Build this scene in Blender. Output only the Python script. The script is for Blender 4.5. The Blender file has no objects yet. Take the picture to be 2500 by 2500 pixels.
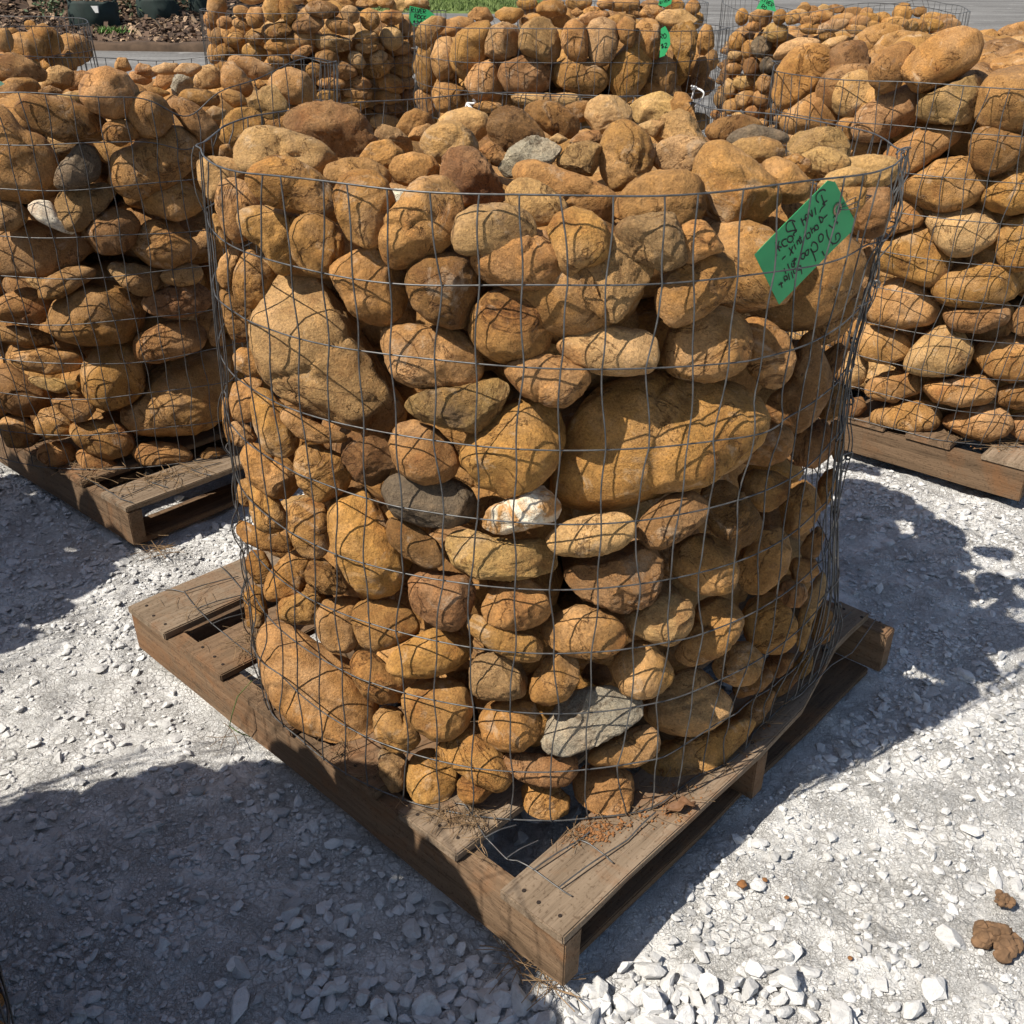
import bpy, bmesh, math, random
import numpy as np
from mathutils import Matrix, Vector

# ------------------------------------------------------------------ camera, sky, sun, exposure
S = bpy.context.scene
COL = S.collection
rng = np.random.default_rng(7)
random.seed(7)
FOC, PITCH, ROLL, CH = 0.97512, 0.48962, 0.011148, 1.25487
fw = np.array([0, math.cos(PITCH), -math.sin(PITCH)])
_u = np.array([0, math.sin(PITCH), math.cos(PITCH)]); _r = np.array([1.0, 0, 0])
RT = _r * math.cos(ROLL) + _u * math.sin(ROLL)
UP = -_r * math.sin(ROLL) + _u * math.cos(ROLL)
CAM = np.array([0, 0, CH])
cd = bpy.data.cameras.new('camera'); cam = bpy.data.objects.new('camera', cd); COL.objects.link(cam)
cd.sensor_width = 36; cd.lens = FOC * 36; cd.clip_start = 0.02; cd.clip_end = 500
M = Matrix(((RT[0], UP[0], -fw[0], 0), (RT[1], UP[1], -fw[1], 0), (RT[2], UP[2], -fw[2], CH), (0, 0, 0, 1)))
cam.matrix_world = M
S.camera = cam

SUN_EL = math.radians(51); LIGHT_AZ = math.radians(31)      # direction the light travels on the ground
w = bpy.data.worlds.new('World'); S.world = w; w.use_nodes = True
nt = w.node_tree; bg = nt.nodes['Background']
sky = nt.nodes.new('ShaderNodeTexSky'); sky.sky_type = 'NISHITA'; sky.sun_disc = False
sky.sun_elevation = SUN_EL
sx, sy = -math.cos(LIGHT_AZ), -math.sin(LIGHT_AZ)
sky.sun_rotation = math.atan2(sx, sy)
nt.links.new(sky.outputs[0], bg.inputs[0]); bg.inputs[1].default_value = 0.08
sl = bpy.data.lights.new('sun', 'SUN'); sl.energy = 5.0; sl.angle = math.radians(0.5); sl.color = (1.0, 0.93, 0.82)
so = bpy.data.objects.new('sun', sl); COL.objects.link(so)
ld = Vector((math.cos(LIGHT_AZ) * math.cos(SUN_EL), math.sin(LIGHT_AZ) * math.cos(SUN_EL), -math.sin(SUN_EL)))
so.rotation_euler = ld.to_track_quat('-Z', 'Y').to_euler(); so.location = (-6, -4, 9)
S.view_settings.view_transform = 'Standard'; S.view_settings.look = 'None'
S.view_settings.exposure = 0.58; S.view_settings.gamma = 1; S.view_settings.use_curve_mapping = False
S.render.engine = 'CYCLES'
S.cycles.max_bounces = 6; S.cycles.diffuse_bounces = 3

# ------------------------------------------------------------------ helpers
def ray(px, py):                       # photo pixel (2500 wide) -> direction with unit depth along the optical axis
    return fw + RT * ((px - 1250) / (2500 * FOC)) - UP * ((py - 1250) / (2500 * FOC))

def gz(x, y):                          # gently rising yard
    y = np.asarray(y, float)
    def sp(v, k): return np.log1p(np.exp(np.clip(v / k, -40, 40))) * k
    return 0.026 * sp(y - 3.4, .3) + 0.036 * sp(y - 6.5, .5)

def on_ground(px, py, z0=None):
    d = ray(px, py)
    if z0 is not None:
        return CAM + d * ((z0 - CH) / d[2])
    lo, hi = 0.3, 200.0
    for _ in range(60):
        m = (lo + hi) / 2; P = CAM + d * m
        if P[2] > float(gz(P[0], P[1])): lo = m
        else: hi = m
    return CAM + d * lo

def _hash(ix, iy, iz, seed):
    with np.errstate(over='ignore'):
        h = (ix.astype(np.uint32) * np.uint32(374761393) + iy.astype(np.uint32) * np.uint32(668265263)
             + iz.astype(np.uint32) * np.uint32(2147483647) + np.uint32(seed * 7919 + 13) * np.uint32(1274126177))
        h = (h ^ (h >> np.uint32(13))) * np.uint32(1274126177)
        h = h ^ (h >> np.uint32(16))
    return h.astype(np.float64) / 4294967295.0 * 2 - 1

def vnoise(P, seed=0):
    P = np.asarray(P, float); i = np.floor(P).astype(np.int64); f = P - i
    f = f * f * f * (f * (f * 6 - 15) + 10); r = 0
    for dx in (0, 1):
        wx = f[:, 0] if dx else 1 - f[:, 0]
        for dy in (0, 1):
            wy = f[:, 1] if dy else 1 - f[:, 1]
            for dz in (0, 1):
                wz = f[:, 2] if dz else 1 - f[:, 2]
                r = r + wx * wy * wz * _hash(i[:, 0] + dx, i[:, 1] + dy, i[:, 2] + dz, seed)
    return r

def fbm(P, seed=0, n=4, lac=2.03, g=.5):
    a, r, P = 1.0, 0, np.asarray(P, float)
    for k in range(n):
        r = r + a * vnoise(P, seed + k * 17); P = P * lac + 5.3; a *= g
    return r

def mesh_np(name, V, F, smooth=True, mat=None):
    me = bpy.data.meshes.new(name); V = np.ascontiguousarray(V, np.float32); F = np.ascontiguousarray(F, np.int32)
    nf, k = F.shape
    me.vertices.add(len(V)); me.vertices.foreach_set('co', V.ravel())
    me.loops.add(nf * k); me.loops.foreach_set('vertex_index', F.ravel())
    me.polygons.add(nf); me.polygons.foreach_set('loop_start', np.arange(0, nf * k, k, dtype=np.int32))
    me.polygons.foreach_set('use_smooth', np.full(nf, smooth, dtype=bool))
    me.update(calc_edges=True)
    if mat: me.materials.append(mat)
    return me

def link(name, me, parent=None, loc=None, rot=None):
    o = bpy.data.objects.new(name, me); COL.objects.link(o)
    if parent is not None: o.parent = parent
    if loc is not None: o.location = loc
    if rot is not None: o.rotation_euler = rot
    return o

def tag(o, label, cat=None, group=None, kind=None):
    if label: o['label'] = label
    if cat: o['category'] = cat
    if group: o['group'] = group
    if kind: o['kind'] = kind
    return o

def empty(name, loc, rz=0):
    o = bpy.data.objects.new(name, None); COL.objects.link(o); o.location = loc; o.rotation_euler = (0, 0, rz)
    o.empty_display_size = .1
    return o

def ico(n):
    bm = bmesh.new(); bmesh.ops.create_icosphere(bm, subdivisions=n, radius=1)
    V = np.array([v.co[:] for v in bm.verts]); F = np.array([[v.index for v in f.verts] for f in bm.faces]); bm.free()
    return V / np.linalg.norm(V, axis=1)[:, None], F
ICO = {n: ico(n) for n in (1, 2, 3, 4, 5)}

def tube(P, r, sides=5, closed=False):
    P = np.asarray(P, float); n = len(P)
    T = (np.roll(P, -1, 0) - np.roll(P, 1, 0)) if closed else np.gradient(P, axis=0)
    T /= np.linalg.norm(T, axis=1)[:, None] + 1e-12
    ref = np.where(np.abs(T[:, 2:3]) > .8, np.array([[1.0, .2, 0]]), np.array([[0, 0, 1.0]]))
    if np.mean(np.abs(T[:, 2])) > .5: ref = np.tile([[.8, .6, 0.0]], (n, 1))
    else: ref = np.tile([[0, 0, 1.0]], (n, 1))
    A = np.cross(T, ref); A /= np.linalg.norm(A, axis=1)[:, None] + 1e-12
    B = np.cross(T, A); a = np.arange(sides) * 2 * np.pi / sides
    V = (P[:, None] + r * (np.cos(a)[None, :, None] * A[:, None] + np.sin(a)[None, :, None] * B[:, None])).reshape(-1, 3)
    i = np.arange(n if closed else n - 1)[:, None] * sides; j = np.arange(sides)[None]; jn = (j + 1) % sides
    i2 = ((np.arange(n if closed else n - 1) + 1) % n)[:, None] * sides
    F = np.stack([i + j, i + jn, i2 + jn, i2 + j], -1).reshape(-1, 4)
    return V, F

def box_mesh(name, dim, mat, bevel=.002, seed=0, wob=.0, seg=10):
    """a board with its origin at one end-corner: x along the grain, softly bevelled, a little bowed"""
    bm = bmesh.new(); bmesh.ops.create_cube(bm, size=1)
    for v in bm.verts: v.co = Vector(((v.co.x + .5) * dim[0], (v.co.y + .5) * dim[1], (v.co.z + .5) * dim[2]))
    if seg > 1:
        bmesh.ops.subdivide_edges(bm, edges=[e for e in bm.edges if abs((e.verts[0].co - e.verts[1].co).x) > dim[0] * .9], cuts=seg - 1)
    sharp = [e for e in bm.edges if len(e.link_faces) == 2 and e.calc_face_angle(0) > 1]
    bmesh.ops.bevel(bm, geom=sharp, offset=bevel, segments=2, affect='EDGES')
    if wob:
        P = np.array([v.co[:] for v in bm.verts])
        n1 = vnoise(np.c_[P[:, 0] * 6, P[:, 1] * 22 + seed, P[:, 2] * 30], seed); n2 = vnoise(np.c_[P[:, 0] * 9, P[:, 1] * 22, P[:, 2] * 30 + seed], seed + 5)
        for v, a, b in zip(bm.verts, n1, n2): v.co.y += a * wob; v.co.z += b * wob * .5
    me = bpy.data.meshes.new(name); bm.to_mesh(me); bm.free(); me.materials.append(mat)
    me.polygons.foreach_set('use_smooth', [True] * len(me.polygons)); me.set_sharp_from_angle(angle=math.radians(35))
    return me

# ------------------------------------------------------------------ materials
def new_mat(name):
    m = bpy.data.materials.new(name); m.use_nodes = True; t = m.node_tree
    return m, t, t.nodes['Principled BSDF']
def N(t, typ, **kw):
    n = t.nodes.new(typ)
    for k, v in kw.items():
        if k.startswith('i_'): n.inputs[k[2:].replace('_', ' ')].default_value = v
        else: setattr(n, k, v)
    return n
def ramp(t, fac, stops):
    r = t.nodes.new('ShaderNodeValToRGB'); e = r.color_ramp.elements
    while len(e) < len(stops): e.new(.5)
    for q, (p, c) in zip(e, stops): q.position = p; q.color = (*c, 1) if not isinstance(c, float) else (c, c, c, 1)
    t.links.new(fac, r.inputs[0]); return r
def mix(t, a, b, fac, mode='MIX'):
    m = t.nodes.new('ShaderNodeMix'); m.data_type = 'RGBA'; m.blend_type = mode
    for s, v in ((6, a), (7, b), (0, fac)):
        if hasattr(v, 'links') or hasattr(v, 'is_linked'): t.links.new(v, m.inputs[s])
        elif isinstance(v, tuple): m.inputs[s].default_value = (*v, 1)
        else: m.inputs[s].default_value = v
    return m.outputs[2]
def noise(t, vec, scale, detail=4, rough=.55, dist=0.0):
    n = N(t, 'ShaderNodeTexNoise'); n.inputs['Scale'].default_value = scale; n.inputs['Detail'].default_value = detail
    n.inputs['Roughness'].default_value = rough; n.inputs['Distortion'].default_value = dist
    t.links.new(vec, n.inputs['Vector']); return n.outputs[0]

def rock_material(name, rough_kind, joined=False):
    m, t, b = new_mat(name); L = t.links.new
    tc = N(t, 'ShaderNodeTexCoord'); oi = N(t, 'ShaderNodeObjectInfo')
    if joined:
        at = N(t, 'ShaderNodeAttribute', attribute_name='tint'); base = at.outputs['Color']; vec = tc.outputs['Object']
    else:
        base = oi.outputs['Color']
        mu = N(t, 'ShaderNodeMath', operation='MULTIPLY'); L(oi.outputs['Random'], mu.inputs[0]); mu.inputs[1].default_value = 37.0
        ad = N(t, 'ShaderNodeVectorMath', operation='ADD'); L(tc.outputs['Object'], ad.inputs[0]); L(mu.outputs[0], ad.inputs[1])
        mr = N(t, 'ShaderNodeMapRange'); L(oi.outputs['Random'], mr.inputs[0]); mr.inputs[3].default_value = .7; mr.inputs[4].default_value = 1.35
        sc_ = N(t, 'ShaderNodeVectorMath', operation='SCALE'); L(ad.outputs[0], sc_.inputs[0]); L(mr.outputs[0], sc_.inputs[3]); vec = sc_.outputs[0]
    big = noise(t, vec, 9, 5, .6, .6); mid = noise(t, vec, 34, 5, .62, .3); fine = noise(t, vec, 260, 5, .75); grit = noise(t, vec, 700, 2, .7)
    c = mix(t, base, (.62, .40, .22), ramp(t, big, [(.50, 0.0), (.72, .34)]).outputs[0], 'MIX')
    c = mix(t, c, (.52, .30, .16), ramp(t, big, [(.22, .8), (.46, 0.0)]).outputs[0], 'MULTIPLY')
    c = mix(t, c, (1.42, 1.36, 1.25), ramp(t, mid, [(.5, 0.0), (.68, .75)]).outputs[0], 'MULTIPLY')
    c = mix(t, c, (.55, .47, .40), ramp(t, mid, [(.30, .55), (.47, 0.0)]).outputs[0], 'MULTIPLY')
    c = mix(t, c, (1.6, 1.52, 1.38), ramp(t, fine, [(.52, 0.0), (.66, .7)]).outputs[0], 'MULTIPLY')
    c = mix(t, c, (.42, .36, .31), ramp(t, fine, [(.34, .7), (.48, 0.0)]).outputs[0], 'MULTIPLY')
    stain = noise(t, vec, 5.5, 6, .68, 1.2)
    c = mix(t, c, (.10, .065, .045), ramp(t, stain, [(.61, 0.0), (.72, .66)]).outputs[0])
    dust = noise(t, vec, 16, 6, .72, .8)
    c = mix(t, c, (.62, .50, .36), ramp(t, dust, [(.58, 0.0), (.76, .6)]).outputs[0])
    crk = noise(t, vec, 7, 5, .6, 1.0)
    vein = ramp(t, crk, [(.44, 0.0), (.452, 1.0), (.464, 0.0)]).outputs[0]
    msk = N(t, 'ShaderNodeMath', operation='MULTIPLY'); L(vein, msk.inputs[0]); L(ramp(t, dust, [(.42, 0.0), (.5, .75)]).outputs[0], msk.inputs[1])
    c = mix(t, c, (.32, .24, .18), msk.outputs[0], 'MULTIPLY')
    L(c, b.inputs['Base Color']); b.inputs['Roughness'].default_value = .78
    b.inputs['Specular IOR Level'].default_value = .28
    k = rough_kind
    b1 = N(t, 'ShaderNodeBump'); b1.inputs['Strength'].default_value = .75 * k; b1.inputs['Distance'].default_value = .009; L(mid, b1.inputs['Height'])
    b0 = N(t, 'ShaderNodeBump', invert=True); b0.inputs['Strength'].default_value = .8; b0.inputs['Distance'].default_value = .006; L(msk.outputs[0], b0.inputs['Height']); L(b0.outputs[0], b1.inputs['Normal'])
    b2 = N(t, 'ShaderNodeBump'); b2.inputs['Strength'].default_value = .9 * k; b2.inputs['Distance'].default_value = .0036; L(fine, b2.inputs['Height']); L(b1.outputs[0], b2.inputs['Normal'])
    b3 = N(t, 'ShaderNodeBump'); b3.inputs['Strength'].default_value = .6 * k; b3.inputs['Distance'].default_value = .0016; L(grit, b3.inputs['Height']); L(b2.outputs[0], b3.inputs['Normal'])
    L(b3.outputs[0], b.inputs['Normal'])
    return m
M_ROCK = rock_material('rock_smooth', 1.0); M_BROKEN = rock_material('rock_broken', 1.9); M_PACK = rock_material('rock_packed', 1.0, True)

def quartz_material():
    m, t, b = new_mat('rock_quartz'); L = t.links.new; tc = N(t, 'ShaderNodeTexCoord'); v = tc.outputs['Object']
    n0 = noise(t, v, 13, 5, .6, 1.8); n1 = noise(t, v, 150, 4, .7)
    c = mix(t, (.66, .58, .44), (.42, .21, .06), ramp(t, n0, [(.46, 0.0), (.56, .95)]).outputs[0])
    c = mix(t, c, (.6, .52, .42), ramp(t, n1, [(.32, .8), (.46, 0.0)]).outputs[0], 'MULTIPLY'); L(c, b.inputs['Base Color']); b.inputs['Roughness'].default_value = .6
    b1 = N(t, 'ShaderNodeBump'); b1.inputs['Strength'].default_value = 1.0; b1.inputs['Distance'].default_value = .012; L(n0, b1.inputs['Height'])
    b2 = N(t, 'ShaderNodeBump'); b2.inputs['Strength'].default_value = .8; b2.inputs['Distance'].default_value = .004; L(n1, b2.inputs['Height']); L(b1.outputs[0], b2.inputs['Normal']); L(b2.outputs[0], b.inputs['Normal'])
    return m
M_QUARTZ = quartz_material()

def wood_material(name, c0, c1, dirt=.5):
    m, t, b = new_mat(name); L = t.links.new
    tc = N(t, 'ShaderNodeTexCoord'); oi = N(t, 'ShaderNodeObjectInfo')
    mp = N(t, 'ShaderNodeMapping'); mp.inputs['Scale'].default_value = (1.6, 30, 30); L(tc.outputs['Object'], mp.inputs[0])
    mu = N(t, 'ShaderNodeMath', operation='MULTIPLY'); L(oi.outputs['Random'], mu.inputs[0]); mu.inputs[1].default_value = 50.0
    ad = N(t, 'ShaderNodeVectorMath', operation='ADD'); L(mp.outputs[0], ad.inputs[0]); L(mu.outputs[0], ad.inputs[1])
    g = noise(t, ad.outputs[0], 1.4, 5, .6, .8); g2 = noise(t, ad.outputs[0], 7, 4, .7, .2)
    ad2 = N(t, 'ShaderNodeVectorMath', operation='ADD'); L(tc.outputs['Object'], ad2.inputs[0]); L(mu.outputs[0], ad2.inputs[1])
    d = noise(t, ad2.outputs[0], 7, 6, .7, .8)
    c = mix(t, c0, c1, ramp(t, g, [(.36, 0.0), (.64, 1.0)]).outputs[0])
    c = mix(t, c, (.40, .36, .33), ramp(t, g2, [(.30, .8), (.48, 0.0)]).outputs[0], 'MULTIPLY')
    c = mix(t, c, (.20, .095, .04), ramp(t, d, [(.50, 0.0), (.68, dirt)]).outputs[0])
    s = noise(t, ad2.outputs[0], 160, 2, .6)
    c = mix(t, c, (.45, .4, .36), ramp(t, s, [(.34, .6), (.42, 0.0)]).outputs[0], 'MULTIPLY')
    rv = N(t, 'ShaderNodeMapRange'); L(oi.outputs['Random'], rv.inputs[0]); rv.inputs[3].default_value = .8; rv.inputs[4].default_value = 1.15
    hv = N(t, 'ShaderNodeHueSaturation'); L(c, hv.inputs['Color']); L(rv.outputs[0], hv.inputs['Value'])
    L(hv.outputs[0], b.inputs['Base Color']); b.inputs['Roughness'].default_value = .85; b.inputs['Specular IOR Level'].default_value = .2
    b1 = N(t, 'ShaderNodeBump'); b1.inputs['Strength'].default_value = .7; b1.inputs['Distance'].default_value = .003; L(g2, b1.inputs['Height'])
    L(b1.outputs[0], b.inputs['Normal'])
    return m
M_WOOD = wood_material('pallet_wood_grey', (.26, .195, .135), (.165, .12, .08), .75)
M_WOODB = wood_material('pallet_wood_brown', (.20, .13, .078), (.12, .078, .046), .7)
M_WOODD = wood_material('pallet_wood_dark', (.15, .095, .055), (.085, .055, .035), .6)

def plain(name, col, rough=.7, metal=0.0, var=.0, scale=40):
    m, t, b = new_mat(name)
    b.inputs['Roughness'].default_value = rough; b.inputs['Metallic'].default_value = metal
    b.inputs['Specular IOR Level'].default_value = .3
    if var:
        tc = N(t, 'ShaderNodeTexCoord'); n = noise(t, tc.outputs['Object'], scale, 4, .6)
        lo = tuple(x * (1 - var) for x in col); hi = tuple(min(1, x * (1 + var)) for x in col)
        t.links.new(ramp(t, n, [(.3, lo), (.7, hi)]).outputs[0], b.inputs['Base Color'])
    else: b.inputs['Base Color'].default_value = (*col, 1)
    return m
M_WIRE = plain('galvanised_wire', (.10, .10, .10), .45, .5, .45, 60)
M_NAIL = plain('rusty_nail', (.03, .022, .018), .7, .3)
M_TAG = plain('green_tag_card', (.035, .33, .115), .5, 0, .10, 14)
M_INK = plain('black_marker_ink', (.006, .008, .007), .5)
M_EYE = plain('tag_eyelet', (.30, .22, .15), .4, .8)
M_TIE = plain('white_tie', (.75, .74, .72), .6)
M_STRAW = plain('dry_needles', (.21, .135, .07), .8, 0, .6, 30)
M_DIRT = plain('orange_soil', (.21, .095, .035), .95, 0, .4, 90)
M_CLOD = plain('brown_clay', (.14, .082, .044), .95, 0, .35, 70)
M_LEAF = plain('fallen_leaf', (.15, .075, .035), .7, 0, .3, 60)
M_BLADE = plain('grass_blade', (.10, .15, .045), .6, 0, .3, 60)
M_SACK = plain('green_sack_fabric', (.012, .022, .019), .75, 0, .35, 8)
M_LABEL = plain('white_label', (.6, .6, .58), .6)
M_BARK = plain('grey_bark', (.22, .19, .16), .85, 0, .4, 30)
M_FOL = plain('olive_leaves', (.075, .105, .05), .6, 0, .35, 6)

def gravel_material(name, joined):
    m, t, b = new_mat(name); L = t.links.new
    tc = N(t, 'ShaderNodeTexCoord'); v = tc.outputs['Object']
    n0 = noise(t, v, 1.6, 5, .6); n1 = noise(t, v, 14, 5, .65); n2 = noise(t, v, 75, 5, .75); n3 = noise(t, v, 260, 4, .75)
    if joined:
        at = N(t, 'ShaderNodeAttribute', attribute_name='tint'); c = at.outputs['Color']
        c = mix(t, c, (.72, .72, .72), ramp(t, n2, [(.32, .8), (.5, 0.0)]).outputs[0], 'MULTIPLY')
        k = .5
    else:
        c = mix(t, (.78, .775, .755), (.82, .815, .80), ramp(t, n1, [(.35, 0.0), (.65, 1.0)]).outputs[0])
        c = mix(t, c, (.74, .73, .71), ramp(t, n0, [(.4, .45), (.55, 0.0)]).outputs[0], 'MULTIPLY')
        c = mix(t, c, (.72, .70, .68), ramp(t, n2, [(.34, .8), (.47, 0.0)]).outputs[0], 'MULTIPLY')
        c = mix(t, c, (.72, .70, .68), ramp(t, n3, [(.34, .7), (.45, 0.0)]).outputs[0], 'MULTIPLY')
        k = 1.0
    hgt = []
    if not joined:
        wn = N(t, 'ShaderNodeTexNoise'); wn.inputs['Scale'].default_value = 30; wn.inputs['Detail'].default_value = 3; L(v, wn.inputs['Vector'])
        wv = mix(t, v, wn.outputs[1], .012)
        for sc_, dk, ds in ((62, .42, .010), (150, .45, .0060), (330, .45, .0034)):
            ve = N(t, 'ShaderNodeTexVoronoi', feature='DISTANCE_TO_EDGE'); vc = N(t, 'ShaderNodeTexVoronoi', feature='F1')
            for q in (ve, vc): q.inputs['Scale'].default_value = sc_; L(wv, q.inputs['Vector'])
            cell = ramp(t, vc.outputs['Color'], [(0.0, 0.0), (1.0, 1.0)]).outputs[0]; ed = ramp(t, ve.outputs['Distance'], [(.02, 0.0), (.12, 1.0)]).outputs[0]
            pat = ramp(t, noise(t, v, 5 + sc_ * .03, 4, .6), [(.42, 0.0), (.56, 1.0)]).outputs[0]
            mm = N(t, 'ShaderNodeMath', operation='MULTIPLY'); L(cell, mm.inputs[0]); L(ed, mm.inputs[1])
            m3 = N(t, 'ShaderNodeMath', operation='MULTIPLY'); L(mm.outputs[0], m3.inputs[0]); L(pat, m3.inputs[1]); hgt.append((m3.outputs[0], ds))
            gr = N(t, 'ShaderNodeMapRange'); L(cell, gr.inputs[0]); gr.inputs[3].default_value = .90; gr.inputs[4].default_value = 1.10
            gm = mix(t, (1, 1, 1), gr.outputs[0], pat); c = mix(t, c, gm, .8, 'MULTIPLY')
            inv = N(t, 'ShaderNodeMath', operation='SUBTRACT'); inv.inputs[0].default_value = 1; L(ed, inv.inputs[1]); i2 = N(t, 'ShaderNodeMath', operation='MULTIPLY'); L(inv.outputs[0], i2.inputs[0]); L(pat, i2.inputs[1])
            i3 = N(t, 'ShaderNodeMath', operation='MULTIPLY'); L(i2.outputs[0], i3.inputs[0]); i3.inputs[1].default_value = dk; c = mix(t, c, (.62, .60, .58), i3.outputs[0], 'MULTIPLY')
    L(c, b.inputs['Base Color']); b.inputs['Roughness'].default_value = .95; b.inputs['Specular IOR Level'].default_value = .1
    b1 = N(t, 'ShaderNodeBump'); b1.inputs['Strength'].default_value = 1.0 * k; b1.inputs['Distance'].default_value = .009; L(n2, b1.inputs['Height'])
    b2 = N(t, 'ShaderNodeBump'); b2.inputs['Strength'].default_value = .9 * k; b2.inputs['Distance'].default_value = .0036; L(n3, b2.inputs['Height']); L(b1.outputs[0], b2.inputs['Normal'])
    prev = b2
    for h_, ds in hgt:
        bb = N(t, 'ShaderNodeBump'); bb.inputs['Strength'].default_value = 1.0; bb.inputs['Distance'].default_value = ds; L(h_, bb.inputs['Height']); L(prev.outputs[0], bb.inputs['Normal']); prev = bb
    L(prev.outputs[0], b.inputs['Normal']); return m
M_GROUND = gravel_material('limestone_dust', False); M_GRAVEL = gravel_material('limestone_chips', True)

def asphalt_material():
    m, t, b = new_mat('dusty_asphalt'); L = t.links.new
    tc = N(t, 'ShaderNodeTexCoord'); v = tc.outputs['Object']
    mp = N(t, 'ShaderNodeMapping'); mp.inputs['Scale'].default_value = (.25, 1.6, 1); L(v, mp.inputs[0])
    n0 = noise(t, mp.outputs[0], 1.2, 6, .65, .6); n1 = noise(t, v, 30, 4, .7); n2 = noise(t, v, 2.5, 5, .7)
    c = mix(t, (.105, .10, .094), (.23, .225, .215), ramp(t, n0, [(.38, 0.0), (.66, 1.0)]).outputs[0])
    c = mix(t, c, (.36, .35, .33), ramp(t, n2, [(.60, 0.0), (.74, .7)]).outputs[0])
    c = mix(t, c, (.55, .55, .55), ramp(t, n1, [(.36, .7), (.5, 0.0)]).outputs[0], 'MULTIPLY')
    L(c, b.inputs['Base Color']); b.inputs['Roughness'].default_value = .9; b.inputs['Specular IOR Level'].default_value = .2
    b1 = N(t, 'ShaderNodeBump'); b1.inputs['Strength'].default_value = .5; b1.inputs['Distance'].default_value = .01; L(n1, b1.inputs['Height']); L(b1.outputs[0], b.inputs['Normal'])
    return m
M_ROAD = asphalt_material()
M_MULCH = plain('mulch_soil', (.055, .033, .02), .95, 0, .5, 5)
M_KERB = plain('earth_kerb', (.075, .048, .03), .95, 0, .4, 6)
M_GRASSB = plain('lawn_base', (.10, .14, .04), .9, 0, .3, 8)

def joined_mesh(name, parts, mat, smooth=False):
    """parts: list of (V, F(tri), tint) -> one mesh with a 'tint' colour per vertex"""
    off = 0; VV = []; FF = []; CC = []
    for V, F, c in parts:
        VV.append(V); FF.append(F + off); off += len(V)
        CC.append(np.tile(np.array([[*c, 1.0]], np.float32), (len(V), 1)) if np.ndim(c) == 1 else c)
    me = mesh_np(name, np.concatenate(VV), np.concatenate(FF), smooth, mat)
    a = me.color_attributes.new('tint', 'FLOAT_COLOR', 'POINT'); a.data.foreach_set('color', np.concatenate(CC).astype(np.float32).ravel())
    return me
# ------------------------------------------------------------------ the yard: ground, road, bed
def axis(lo, hi, step, far):
    a = list(np.arange(lo, hi, step)); s = step; x = hi
    while x < far: a.append(x); s *= 1.35; x += s
    a.append(far); s = step; x = lo
    while x > -far: x -= s; s *= 1.35; a.insert(0, max(x, -far))
    return np.unique(np.array(a))
GX = axis(-2.3, 2.0, .0115, 90); GY = axis(.55, 3.1, .0115, 90)
XX, YY = np.meshgrid(GX, GY); P = np.c_[XX.ravel(), YY.ravel(), np.zeros(XX.size)]
near = np.exp(-np.clip((np.hypot(P[:, 0], P[:, 1] - 1.7) - 3) / 1.0, 0, 9))
H = gz(P[:, 0], P[:, 1]) - .012 + near * (.010 * fbm(P * 1.7, 3, 3) + .0055 * fbm(P * 13, 5, 3) + .0042 * np.abs(fbm(P * 46, 9, 2)))
P[:, 2] = H
nx, ny = len(GX), len(GY)
I = (np.arange(ny - 1)[:, None] * nx + np.arange(nx - 1)[None]).ravel()
gme = mesh_np('gravel_ground', P, np.stack([I, I + 1, I + nx + 1, I + nx], 1), True, M_GROUND)
tag(link('gravel_ground', gme), 'pale grey crushed limestone yard under the pallets', None, None, 'structure')

def sheet(name, x0, x1, y0, y1, mat, dz, label, n=60):
    X, Y = np.meshgrid(np.linspace(x0, x1, n), np.r_[y0 - .02, np.geomspace(y0, y1, n - 1)]); Z = gz(X, Y) + dz; Z[0] -= .08; Q = np.c_[X.ravel(), Y.ravel(), Z.ravel()]
    J = (np.arange(n - 1)[:, None] * n + np.arange(n - 1)[None]).ravel()
    return tag(link(name, mesh_np(name, Q, np.stack([J, J + 1, J + n + 1, J + n], 1), True, mat)), label, None, None, 'structure')
sheet('road', -60, 60, 7.6, 60, M_ROAD, .03, 'dusty grey asphalt drive behind the rows of cages')

# limestone chips, one mass
def footprint(x, y, cx, cy, yaw, m=0.0):
    dx, dy = x - cx, y - cy; u = dx * math.cos(yaw) + dy * math.sin(yaw); v = -dx * math.sin(yaw) + dy * math.cos(yaw)
    return (np.abs(u) < .516 + m) & (np.abs(v) < .585 + m)
YAW = .8258
A2 = np.array([math.cos(YAW), math.sin(YAW)]); B2 = np.array([-math.sin(YAW), math.cos(YAW)])
PC = {'front': (0.0776, .915), 'left': (-.927, 2.122), 'right': (1.373, 2.409)}
def pal_center(c, yaw):
    a = np.array([math.cos(yaw), math.sin(yaw)]); b = np.array([-math.sin(yaw), math.cos(yaw)]); return np.array(c) + a * .516 + b * .582

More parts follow.
